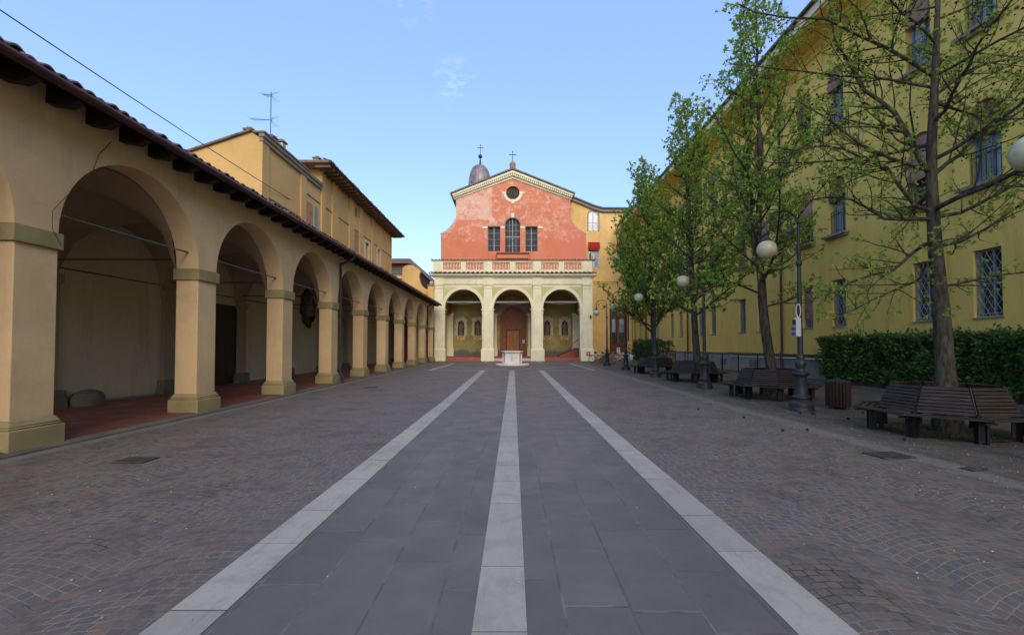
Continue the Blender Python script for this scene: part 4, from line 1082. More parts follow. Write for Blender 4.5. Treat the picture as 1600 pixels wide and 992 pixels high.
# red hydrant/exit style plate on the pier base
sx = X(918.5); sz = Z(552.5)
S_ = mesh1('red_wall_sign', lambda b: b.box(sx - .19, sx + .19, DP - .245, DP - .225, sz - .2, sz + .2), M['redsign']); tag(S_, 'small square red sign with a white cross mark on the right porch pier base', 'sign')
mesh1('sign_mark', lambda b: (b.box(sx - .03, sx + .03, DP - .252, DP - .246, sz - .12, sz + .12), b.box(sx - .09, sx + .09, DP - .2524, DP - .2465, sz + .01, sz + .06)), M['paper'], S_)
L_ = mesh1('wall_light', lambda b: (b.box(X(921.2), X(924), DP - .2, DP - .002, Z(497.5), Z(493)), b.tube([(X(922.5), DP - .1, Z(493)), (X(922.5), DP - .1, Z(491.5))], .03, 6)), M['pipe']); tag(L_, 'small dark green lantern box fixed on the right porch pilaster', 'wall light')
# dome far behind
DD = 72.0
DO = empty('dome', (at(749, 290, DD).x, DD, 0), 'grey ribbed onion dome with ball and cross rising behind the red gable', 'dome')
dc = at(749.4, 291, DD); rd = 17 * DD / FP
def dome(b):
    prof = [(rd * .96, -1.4), (rd * .98, -.2), (rd, .2), (rd * .99, .8), (rd * .93, 1.5), (rd * .85, 2.15), (rd * .69, 2.75), (rd * .45, 3.15), (rd * .17, 3.40), (rd * .06, 3.5)]
    b.lathe(prof, 32, dc)
PB(DO, 'shell', dome, M['dome'])
def ribs(b):
    for k in range(12):
        a = 2 * pi * k / 12
        b.tube([(dc.x + r * 1.01 * cos(a), dc.y + r * 1.01 * sin(a), dc.z + z) for r, z in ((rd * .98, -.2), (rd, .2), (rd * .99, .8), (rd * .93, 1.5), (rd * .85, 2.15), (rd * .69, 2.75), (rd * .45, 3.15), (rd * .17, 3.40))], .05, 5)
PB(DO, 'rib', ribs, M['dome'])
PB(DO, 'drum', lambda b: (b.lathe([(rd * 1.12, -1.75), (rd * 1.2, -1.6), (rd * 1.2, -1.4), (rd * 1.0, -1.3)], 24, dc), b.lathe([(rd * 1.0, -9), (rd * 1.0, -1.7)], 24, dc)), M['sill'])
PB(DO, 'ball', lambda b: (b.ball(at(750.4, 244.8, DD), .33, 12), b.tube([at(750.4, 258.5, DD), at(750.4, 247, DD)], [.2, .07], 8)), M['iron'])
PB(DO, 'cross', lambda b: cross(b, 750.6, 227, 243, 231.5, DD, .045, 3.6), M['iron'])

# ------------------------------------------------------------------ yellow building beside the church
DY = 53.3
YB = empty('yellow_wing', (10, DY, 0), 'golden yellow wing with a red awning, between the church and the long building', 'building')
yl = [(X(885, DY), 0), (X(885, DY), Z(307, DY)), (X(895, DY), Z(310.5, DY)), (X(905, DY), Z(314.5, DY)), (X(918, DY), Z(320, DY)), (X(930, DY), Z(324.8, DY)), (X(942, DY), Z(328, DY)), (14.3, Z(328.5, DY)), (14.3, 0)]
aw = [(X(920, DY), Z(361, DY)), (X(936, DY), Z(361, DY))] + arch_pts(X(928, DY), X(936, DY) - X(928, DY), Z(336.5, DY), 14, Z(328.9, DY) - Z(336.5, DY))
rw = rect(X(920, DY), X(937, DY), Z(419, DY), Z(379, DY)); rw2 = rect(X(964, DY), X(976, DY), Z(419, DY), Z(382, DY))
dw = rect(X(955, DY), X(977.5, DY), Z(550, DY), Z(479, DY))
PB(YB, 'wall', lambda b: b.plate([yl, aw, rw, rw2, dw], fy(DY), 0, .4), M['ochre3'])
def yroof(b):
    for (p, q) in zip(yl[1:-1], yl[2:-1]):
        b.add([(p[0], DY - .45, p[1] + .02), (q[0], DY - .45, q[1] + .02), (q[0], DY + 8, q[1] + .02), (p[0], DY + 8, p[1] + .02), (p[0], DY - .45, p[1] + .2), (q[0], DY - .45, q[1] + .2), (q[0], DY + 8, q[1] + .2), (p[0], DY + 8, p[1] + .2)],
              [(0, 1, 2, 3), (7, 6, 5, 4), (0, 4, 5, 1), (1, 5, 6, 2), (2, 6, 7, 3), (3, 7, 4, 0)])
PB(YB, 'roof_edge', yroof, M['iron'])
PB(YB, 'eave_moulding', lambda b: [b.add([(p[0], DY - .3, p[1] - .28), (q[0], DY - .3, q[1] - .28), (q[0], DY, q[1] - .42), (p[0], DY, p[1] - .42), (p[0], DY - .3, p[1]), (q[0], DY - .3, q[1]), (q[0], DY, q[1]), (p[0], DY, p[1])],
   [(0, 1, 2, 3), (7, 6, 5, 4), (0, 4, 5, 1), (1, 5, 6, 2), (2, 6, 7, 3), (3, 7, 4, 0)]) for p, q in zip(yl[1:-1], yl[2:-1])], M['sill'])
def ywin(lp, nm, arched):
    us = [p[0] for p in lp]; vs_ = [p[1] for p in lp]; a, c, z0, z1 = min(us), max(us), min(vs_), max(vs_); m_ = (a + c) / 2
    def fr(b):
        b.box(m_ - .08, m_ + .08, DY + .08, DY + .16, z0, z1 - .03); b.box(a, a + .08, DY + .08, DY + .16, z0, z1 - (.6 if arched else 0)); b.box(c - .08, c, DY + .08, DY + .16, z0, z1 - (.6 if arched else 0))
        b.box(a, c, DY + .08, DY + .15, z0, z0 + .08); b.box(a, c, DY + .1, DY + .15, z0 + (z1 - z0) * .4, z0 + (z1 - z0) * .4 + .04)
        if arched:
            h = (c - a) / 2; zs = z1 - (Z(328.9, DY) - Z(336.5, DY))
            b.tube([(m_ + (h - .03) * cos(pi * i / 14), DY + .1, zs + (z1 - zs - .03) * sin(pi * i / 14)) for i in range(15)], .06, 6)
    f = PB(YB, 'window', fr, M['whitepaint'])
    mesh1('pane', lambda b: b.box(a - .01, c + .01, DY + .17, DY + .2, z0, z1), M['glassblue'], f)
    return f, a, c, z0, z1
ywin(aw, 'window', True)
PB(YB, 'window_surround', lambda b: b.tube([(X(919.3, DY), DY - .02, Z(361, DY)), (X(919.3, DY), DY - .02, Z(337, DY))] + [(X(928, DY) - (X(936, DY) - X(927, DY)) * cos(pi * i / 14), DY - .02, Z(336.5, DY) + (Z(328, DY) - Z(336.5, DY)) * sin(pi * i / 14)) for i in range(15)] + [(X(936.7, DY), DY - .02, Z(361, DY))], .05, 6), M['sill'])
for lp in (rw, rw2):
    f, a, c, z0, z1 = ywin(lp, 'window', False)
    def awn(b):
        n_ = 10; vs = []
        for j in range(7):
            t = j / 6
            for i in range(n_ + 1):
                u = i / n_; x = a - .04 + (c - a + .08) * u
                vs.append((x, DY - .05 - .28 * sin(pi * t * .55) - .03 * sin(9 * pi * u) * t, z1 - .02 - .82 * t - .14 * sin(pi * u) * t))
        b.add(vs, [(j * (n_ + 1) + i, j * (n_ + 1) + i + 1, (j + 1) * (n_ + 1) + i + 1, (j + 1) * (n_ + 1) + i) for j in range(6) for i in range(n_)])
        b.box(a - .03, c + .03, DY - .08, DY + .0, z1 - .06, z1 + .03)
    mesh1('awning', awn, M['awning'], f, fix=False)
    if lp is rw: mesh1('casement', lambda b: (b.box(a + .2, a + .28, DY - .5, DY + .1, z0 + .1, z1 - 1.2), b.tube([(a + .24, DY - .45, z0 + .1), (c + .1, DY - .5, z0 + .05)], .03, 6)), M['greyframe'], f)
# glazed entrance door
a, c, z0, z1 = dw[0][0], dw[1][0], dw[0][1], dw[2][1]; ED = PB(YB, 'entrance_door', lambda b: (b.box(a, a + .12, DY + .1, DY + .25, z0, z1), b.box(c - .12, c, DY + .1, DY + .25, z0, z1), b.box((a + c) / 2 - .12, (a + c) / 2 + .12, DY + .1, DY + .25, z0, z1),
    b.box(a, c, DY + .1, DY + .25, z1 - .15, z1), b.box(a, c, DY + .1, DY + .25, z0 + 3.95, z0 + 4.1), b.box(a, c, DY + .12, DY + .23, z0, z0 + 1.0)), M['doorframe'])
mesh1('pane', lambda b: b.box(a, c, DY + .26, DY + .29, z0, z1), M['glass'], ED)
mesh1('curtain', lambda b: (b.box(a + .16, (a + c) / 2 - .3, DY + .24, DY + .255, z0 + 2.3, z0 + 3.9), b.box((a + c) / 2 + .16, c - .14, DY + .24, DY + .255, z0 + 2.3, z0 + 3.9)), M['glassblue'], ED)
PB(YB, 'door_surround', lambda b: (b.box(a - .18, a, DY - .03, DY, z0, z1 + .2), b.box(c, c + .18, DY - .03, DY, z0, z1 + .2)), M['nichedark'])
PB(YB, 'string_moulding', lambda b: (b.box(X(927, DY), 14.0, DY - .14, DY, Z(440.5, DY), Z(438.5, DY)), b.box(X(927, DY), 14.0, DY - .08, DY, Z(443, DY), Z(440.5, DY) - .003)), M['ochre3'])
PB(YB, 'downpipe', lambda b: b.tube([(X(996.6, DY), DY - .09, Z(532, DY)), (X(996.6, DY), DY - .09, 14.5)], .07, 8) if X(996.6, DY) < 13.9 else b.tube([(13.6, DY - .1, 2.3), (13.6, DY - .1, 14.5)], .07, 8), M['pipebrown'])
PB(YB, 'landing', lambda b: (b.box(a - .3, c + 1.0, DY - 1.6, DY, 0, z0 - .02)), M['greystone'])
for k in range(4): PB(YB, 'step', lambda b: b.box(a - .3 - .3 * (k + 1), a - .3 - .3 * k - .002, DY - 1.6, DY, 0, z0 - .02 - .2 * (k + 1)), M['greystone'])
# sloping ramp with railing in front of the door
RP = empty('entrance_ramp', (12.5, 50, gz(44)), 'pale grey ramp with thin dark railings leading to the glazed door', 'ramp')
def ramp(b):
    x0, x1, y0, y1 = 11.7, 12.9, 42.5, DY - 1.62; zl, zh = .25, z0 - .03
    b.add([(x0, y0, .1), (x1, y0, .1), (x1, y1, .1), (x0, y1, .1), (x0, y0, zl), (x1, y0, zl), (x1, y1, zh), (x0, y1, zh)], [(0, 3, 2, 1), (4, 5, 6, 7), (0, 1, 5, 4), (1, 2, 6, 5), (2, 3, 7, 6), (3, 0, 4, 7)])
PB(RP, 'slope', ramp, M['white'])
def rrail(b):
    for x in (11.72, 12.88):
        P = []
        for i in range(7):
            t = i / 6; y = 42.5 + (DY - 1.62 - 42.5) * t; z = .25 + (z0 - .28) * t
            b.tube([(x, y, z - .05), (x, y, z + 1.0)], .028, 6); P.append((x, y, z + 1.0))
        b.tube(P, .028, 6); b.tube([(p[0], p[1], p[2] - .45) for p in P], .018, 6)
PB(RP, 'railing', rrail, M['iron'])
PB(RP, 'stair_rail', lambda b: (b.tube([(a - .4, DY - 1.7, z0 - .1), (a - .4, DY - 1.7, z0 + .95), (a + .9, DY - 1.7, z0 + .95), (a + .9, DY - 1.7, z0 - .1)], .03, 6), [b.tube([(a - .3 + k * .12, DY - 1.7, z0 - .1), (a - .3 + k * .12, DY - 1.7, z0 + .93)], .012, 4) for k in range(10)]), M['iron'])
PB(RP, 'notice_board', lambda b: b.box(a + .25, a + .6, DY - 1.76, DY - 1.73, z0 - .2, z0 + .55), M['paper'])
# ------------------------------------------------------------------ long yellow building on the right
XR = 14.0; ZR = 15.3; YR0, YR1 = -26.0, 53.28
RB = empty('long_building', (XR, 28, 0), 'long three storey yellow building with paired windows and deep eaves along the right side', 'building')
def PR(name, fn, mats, **k): return PB(RB, name, fn, mats, **k)
fr_ = lambda u, v, w: (XR + w, u, v)
cols = []
for k in range(7): cols += [13.36 + 6.09 * k, 15.45 + 6.09 * k]
cols = [c for c in cols if c < 52]
GW, GZ0, GZ1 = .82, 2.48, 4.50
MW, MZ0, MZ1 = .98, 6.45, 8.95
TW, TZ0, TZ1 = .95, 11.15, 13.75
def arched(c, w_, z0, z1, n=14): return [(c - w_ / 2, z0), (c + w_ / 2, z0)] + [(c + w_ / 2 * cos(pi * i / n), z1 - w_ / 2 + w_ / 2 * sin(pi * i / n)) for i in range(n + 1)]
def rbwall(b):
    edges = [3.0] + [(cols[i] + cols[i + 1]) / 2 for i in range(len(cols) - 1)] + [YR1]
    for i, c in enumerate(cols):
        a, d = edges[i], edges[i + 1]
        b.plate([rect(a, d, 1.25, ZR), rect(c - GW / 2, c + GW / 2, GZ0, GZ1), arched(c, MW, MZ0, MZ1), arched(c, TW, TZ0, TZ1)], fr_, 0, .4, back=False)
PR('wall', rbwall, M['ochre'])
PR('wall', lambda b: b.box(XR, XR + .4, YR0, 3.0, 1.25, ZR), M['ochre'])
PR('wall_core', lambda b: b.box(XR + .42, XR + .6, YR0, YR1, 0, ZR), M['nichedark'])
PR('end_wall', lambda b: b.box(XR, XR + 12, YR0 - .3, YR0, 0, ZR), M['ochre'])
PR('plinth', lambda b: (b.box(XR - .06, XR + .4, YR0, YR1, 0, 1.16)), M['greystone'])
PR('plinth_ledge', lambda b: b.box(XR - .12, XR + .3, YR0, 29.5, 1.162, 1.25), M['nichedark'])
PR('plinth_ledge', lambda b: b.box(XR - .08, XR + .3, 29.5, YR1, 1.162, 1.25), M['sill'])
def bw_(b):
    for c, w_ in ((30.0, .9), (26.3, 1.0), (33.5, 1.0)): b.box(XR - .075, XR, c - w_ / 2, c + w_ / 2, .45, .85)
PR('basement_window', bw_, M['nichedark'])
PR('white_conduit', lambda b: b.tube([(XR - .10, 17, 1.05), (XR - .10, 29.0, 1.03)], .03, 6), M['whitepaint'])
# eaves
def eave(b):
    prof = [(XR, 14.95), (XR - .08, 14.95), (XR - .12, 15.1), (XR - .28, 15.2), (XR - .30, 15.3), (XR - 1.42, 15.3), (XR - 1.42, 15.38), (XR - 1.50, 15.42), (XR - 1.50, 15.72), (XR - 1.56, 15.75), (XR - 1.56, 15.8), (XR, 15.8)]
    b.plate([prof], lambda u, v, w: (u, w, v), YR0 - .5, YR1)
PR('eave_cornice', eave, M['ochre'])
PR('eave_fascia', lambda b: b.box(XR - 1.52, XR - 1.50, YR0 - .5, YR1, 15.40, 15.70), M['cream'])
PR('gutter', lambda b: b.tube([(XR - 1.60, YR0 - .5, 15.82), (XR - 1.60, YR1, 15.82)], .09, 8), M['iron'])
PR('roof', lambda b: b.add([(XR - 1.65, YR0 - .5, 15.84), (XR - 1.65, YR1, 15.84), (XR + 7, YR1, 18.6), (XR + 7, YR0 - .5, 18.6), (XR + 13, YR1, 15.84), (XR + 13, YR0 - .5, 15.84)], [(0, 1, 2, 3), (3, 2, 4, 5)]), M['tilegrey'], fix=False)
for y in (22.9 * 14 / 13.5 - .3, 36.0, 47.2):
    PR('downpipe', lambda b: (b.tube([(XR - .10, y, 1.35), (XR - .10, y, 14.6), (XR - .35, y, 15.15), (XR - 1.5, y, 15.3)], .058, 8), [b.tube([(XR - .10, y, z), (XR - .10, y, z + .05)], .072, 8) for z in (2.5, 5.5, 8.5, 11.5)]), M['pipebrown'])
    PR('downpipe_foot', lambda b: b.tube([(XR - .12, y, .02), (XR - .12, y, 1.36)], .075, 8), M['maroon'])

def bars(b, w_, z0, z1, x, n, r=.011):
    for i in range(n): b.tube([(x, -w_ / 2 + w_ * (i + .5) / n, z0), (x, -w_ / 2 + w_ * (i + .5) / n, z1)], r, 5)
    for z in (z0 + .02, z1 - .02, z0 + (z1 - z0) * .82): b.tube([(x, -w_ / 2, z), (x, w_ / 2, z)], r * 1.2, 5)
def frame(b, w_, z0, z1, x=.22, t=.05):
    b.box(x, x + .06, -w_ / 2, -w_ / 2 + t, z0, z1); b.box(x, x + .06, w_ / 2 - t, w_ / 2, z0, z1); b.box(x - .01, x + .06, -.03, .03, z0, z1)
    b.box(x, x + .06, -w_ / 2, w_ / 2, z0, z0 + t); b.box(x, x + .06, -w_ / 2, w_ / 2, z1 - t, z1); b.box(x, x + .05, -w_ / 2, w_ / 2, (z0 + z1) / 2 - .015, (z0 + z1) / 2 + .015)
def blind_sheet(b, w_, ztop_, zbot, x0, belly, seed=0, round_=False):
    rr = random.Random(seed); n_ = 8; m_ = 10; vs = []
    for j in range(m_ + 1):
        t = j / m_
        for i in range(n_ + 1):
            u = i / n_; y = -w_ / 2 + w_ * u
            zt = ztop_
            if round_:
                zt = ztop_ - w_ / 2 + sqrt(max(0, (w_ / 2) ** 2 - (y * .985) ** 2))
            z = zt + (zbot - zt) * t - (.06 * sin(pi * u) + .05 * u * rr.uniform(.5, 1)) * t
            vs.append((x0 - belly * sin(pi * min(1, t * .62)) - .018 * sin(14 * t + 3 * u + seed), y, z))
    b.add(vs, [(j * (n_ + 1) + i, j * (n_ + 1) + i + 1, (j + 1) * (n_ + 1) + i + 1, (j + 1) * (n_ + 1) + i) for j in range(m_) for i in range(n_)])
def mk_ground(kind):
    h = GZ1 - GZ0
    f = mesh1('window', lambda b: frame(b, GW, 0, h), M['greyframe'], RB)
    mesh1('pane', lambda b: b.box(.29, .32, -GW / 2, GW / 2, 0, h), M['glass'], f)
    def lat(b):
        s_ = .19; x = .10
        n_ = int((GW + h * .55) / s_) + 2
        for sg in (-1, 1):
            for i in range(-n_, n_ * 2):
                # lines y = sg*(z*0.55)+c clipped to the opening
                c = i * s_; P = []
                for z in (0, h):
                    P.append((sg * z * .55 + c, z))
                (y0, z0_), (y1, z1_) = P
                t0, t1 = 0.0, 1.0; dy = y1 - y0
                for lim, s2 in ((-GW / 2, 1), (GW / 2, -1)):
                    a0 = (y0 - lim) * s2; a1 = (y1 - lim) * s2
                    if a0 < 0 and a1 < 0: t0, t1 = 1, 0; break
                    if a0 < 0: t0 = max(t0, a0 / (a0 - a1))
                    if a1 < 0: t1 = min(t1, a0 / (a0 - a1))
                if t1 - t0 > .02: b.tube([(x, y0 + dy * t0, h * t0), (x, y0 + dy * t1, h * t1)], .0095, 4)
        b.box(x - .012, x + .012, -GW / 2, GW / 2, 0, .03); b.box(x - .012, x + .012, -GW / 2, GW / 2, .1, .12); b.box(x - .012, x + .012, -GW / 2, -GW / 2 + .025, 0, h); b.box(x - .012, x + .012, GW / 2 - .025, GW / 2, 0, h)
    if kind == 1: 
        mesh1('blind', lambda b: (blind_sheet(b, GW - .06, h - .12, .55, .14, .03, 2), b.tube([(.08, -GW / 2, h - .22), (.08, GW / 2, h - .22)], .018, 6)), M['blindpink'], f, fix=False)
        mesh1('grille', lambda b: bars(b, GW, 0, .5, .14, 8), M['lattice'], f)
    else: mesh1('lattice_grille', lat, M['lattice'], f)
    mesh1('sill', lambda b: b.box(-.03, .3, -GW / 2 - .03, GW / 2 + .03, -.05, -.003), M['sill'], f)
    return f
def mk_arched(w_, h, bt, bm_, seed, glass):
    f = mesh1('window', lambda b: frame(b, w_, 0, h - w_ / 2), M['greyframe'], RB)
    mesh1('pane', lambda b: b.plate([arched(0, w_ + .02, 0, h)], lambda u, v, w: (.30 + w, u, v), 0, .03), glass, f)
    mesh1('blind', lambda b: blind_sheet(b, w_ - .03, h - .01, h * bt, .12, .16, seed, True), bm_, f, fix=False)
    mesh1('railing', lambda b: (bars(b, w_, .08, h * .42, .06, 7),), M['iron'], f)
    mesh1('sill', lambda b: (b.box(-.26, .30, -w_ / 2 - .18, w_ / 2 + .18, -.10, 0), b.box(-.16, -.002, -w_ / 2 - .12, w_ / 2 + .12, -.17, -.102)), M['sill'], f)
    return f
protoG = [mk_ground(0), mk_ground(1)]
protoM = [mk_arched(MW, MZ1 - MZ0, .60, M['blind'], 1, M['glassblue']), mk_arched(MW, MZ1 - MZ0, .38, M['blindpink'], 5, M['glass'])]
protoT = [mk_arched(TW, TZ1 - TZ0, .66, M['blindpink'], 3, M['glassblue']), mk_arched(TW, TZ1 - TZ0, .5, M['blind'], 8, M['glass'])]
used = set()
def place(proto, y, z):
    if proto.name not in used: o = proto; used.add(proto.name)
    else: o = copy_tree(proto, RB)
    o.matrix_parent_inverse = Matrix.Translation(-Vector(RB.location)); o.location = (XR, y, z)
rr = random.Random(4)
for i, c in enumerate(cols):
    place(protoG[1 if i in (3, 8) else 0], c, GZ0)
    place(protoM[[0, 1, 0, 1, 1, 0, 1, 0, 0, 1, 0, 0, 1, 0][i]], c, MZ0)
    place(protoT[[0, 0, 0, 1, 1, 0, 0, 1, 0, 0, 1, 0, 1, 0][i]], c, TZ0)

# area railing before the basement
RL = empty('area_railing', (13.3, 33, gz(33)), 'black iron railing with thin bars guarding the basement strip of the long building', 'railing')
def rl_posts(b):
    for y in [24.5 + 2.05 * k for k in range(11)]: b.tube([(13.2, y, gz(y)), (13.2, y, gz(y) + 1.12)], .035, 6)
def rl_bars(b):
    ya, yb = 24.5, 45.0; n_ = 150
    for i in range(n_):
        y = ya + (yb - ya) * i / n_; b.tube([(13.2, y, gz(y) + .1), (13.2, y, gz(y) + 1.02)], .009, 4, cap=False)
PB(RL, 'post', rl_posts, M['iron']); PB(RL, 'rail', lambda b: (b.tube([(13.2, 24.5, gz(24.5) + 1.08), (13.2, 45, gz(45) + 1.08)], .03, 6), b.tube([(13.2, 24.5, gz(24.5) + .1), (13.2, 45, gz(45) + .1)], .018, 6)), M['iron'])
bars_o = PB(RL, 'railing_bars', rl_bars, M['greyframe']); bars_o['kind'] = 'stuff'
def pkerb(b):
    for (x0, x1, ya, yb) in ((12.95, 13.12, 6.0, 22.5), (11.0, 11.2, 24.5, 42.0)):
        ys_ = sorted([ya, yb] + ([13] if ya < 13 < yb else []))
        for a, c in zip(ys_, ys_[1:]):
            b.add([(x0, a, gz(a) - .1), (x1, a, gz(a) - .1), (x1, c, gz(c) - .1), (x0, c, gz(c) - .1), (x0, a, gz(a) + .12), (x1, a, gz(a) + .12), (x1, c, gz(c) + .12), (x0, c, gz(c) + .12)],
                  [(0, 3, 2, 1), (4, 5, 6, 7), (0, 1, 5, 4), (1, 2, 6, 5), (2, 3, 7, 6), (3, 0, 4, 7)])
struct('planting_kerb', lambda b: ribbon(b, lambda y: 12.9, lambda y: 12.901, 6, 6.01, .001) or None, M['kerb']) if False else None
struct('planting_kerb', pkerb, M['kerb'])
struct('planting_soil', lambda b: ribbon(b, lambda y: 13.12, lambda y: 13.93, 6, 22.5, .06), M['soil'])

# ------------------------------------------------------------------ leaves
def leaf(vs, fs, c, d, up, L, W):
    """one folded leaf of two quads starting at c towards d"""
    s = d.cross(up)
    if s.length < 1e-3: s = d.orthogonal()
    s.normalize(); u = s.cross(d)
    n = len(vs)
    p1 = c + d * L * .5 + s * W * .5 + u * W * .12; p2 = c + d * L; p3 = c + d * L * .5 - s * W * .5 + u * W * .12; m_ = c + d * L * .45
    vs += [tuple(c), tuple(p1), tuple(p2), tuple(p3)]
    fs += [(n, n + 1, n + 2, n + 3)]
def rdir(rr): 
    while True:
        v = Vector((rr.uniform(-1, 1), rr.uniform(-1, 1), rr.uniform(-1, 1)))
        if .1 < v.length < 1: return v.normalized()

# hedge
def hedge_obj(name, x0, x1, y0, y1, h, label, nleaf, mat, lsz=.11, seed=3, flowers=False, core=True, rnd=False):
    rr = random.Random(seed)
    H = empty(name, ((x0 + x1) / 2, (y0 + y1) / 2, gz(y0)), label, 'hedge' if 'hedge' in name else 'bush')
    def corefn(b):
        nx, ny, nz_ = 3, max(6, int((y1 - y0) / .25)), 6
        for j in range(ny):
            ya = y0 + .15 + (y1 - y0 - .3) * j / ny; yb_ = y0 + .15 + (y1 - y0 - .3) * (j + 1) / ny
            k = rr.uniform(.12, .26)
            b.box(x0 + k, x1 - k, ya, yb_ - .004, .08 + rr.uniform(0, .1), h - rr.uniform(.18, .36))
    if core: PB(H, 'inner_twigs', corefn, M['nichedark'])
    vs, fs = [], []
    for i in range(nleaf):
        y = rr.uniform(y0, y1); z = rr.uniform(.12, 1) ** .8 * h; x = rr.uniform(x0, x1)
        side = rr.random()
        wob = .16 * noise.noise(Vector((y * 1.2, z * 1.6, 3))) + .06 * noise.noise(Vector((y * 4, z * 4, 7)))
        if side < .55: x = x0 - wob + rr.uniform(0, .2) ** 1
        elif side < .82: z = h + .20 * noise.noise(Vector((y * 1.3, x * 2, 1))) + .09 * noise.noise(Vector((y * 5, x * 5, 1))) - abs(rr.gauss(0, .09)) + (rr.uniform(.05, .22) if rr.random() < .07 else 0)
        elif side < .92: y = y0 + abs(rr.gauss(0, .15)) + wob
        if rnd: tt = (y - y0) / (y1 - y0); kk = .55 + .45 * abs(sin(pi * 2.6 * tt + .4)) ** .6; z *= kk; x = x0 + (x - x0) * 1 + (1 - kk) * .5
        out = Vector((-1 if side < .55 else 0, -1 if side >= .82 else -.2, .5 if side < .55 else 1))
        d = (rdir(rr) + out * .7).normalized()
        c = Vector((x, y, z + gz(y)))
        L = lsz * rr.uniform(.6, 1.25)
        leaf(vs, fs, c, d, (rdir(rr) * .6 + Vector((-.4, -.3, .8))).normalized(), L, L * .5)
    b = MB(); b.v = vs; b.f = fs; b.m = [0] * len(fs)
    fixloc(b.build('foliage', mat, H, fix=False, smooth=False), H)
    if flowers:
        vs, fs = [], []
        for i in range(55):
            c = Vector((rr.uniform(x1 - .7, x1 - .1), y0 - rr.uniform(-.05, .15), gz(y0) + rr.gauss(.75, .2))); 
            for k in range(3): leaf(vs, fs, c, rdir(rr), rdir(rr), .09, .06)
        b = MB(); b.v = vs; b.f = fs; b.m = [0] * len(fs); fixloc(b.build('blossom', M['flower'], H, fix=False, smooth=False), H)
    return H
hedge_obj('laurel_hedge', 12.95, 14.1, 8.0, 19.3, 1.92, 'dense dark green laurel hedge in front of the yellow wall behind the nearest ring bench', 26000, M['laurel'], .15)
hedge_obj('flowering_bush', 9.6, 11.4, 32.0, 36.0, 1.9, 'clipped green bushes with a few red flowers near the ramp', 7000, M['bushleaf'], .15, 9, True, False, True)

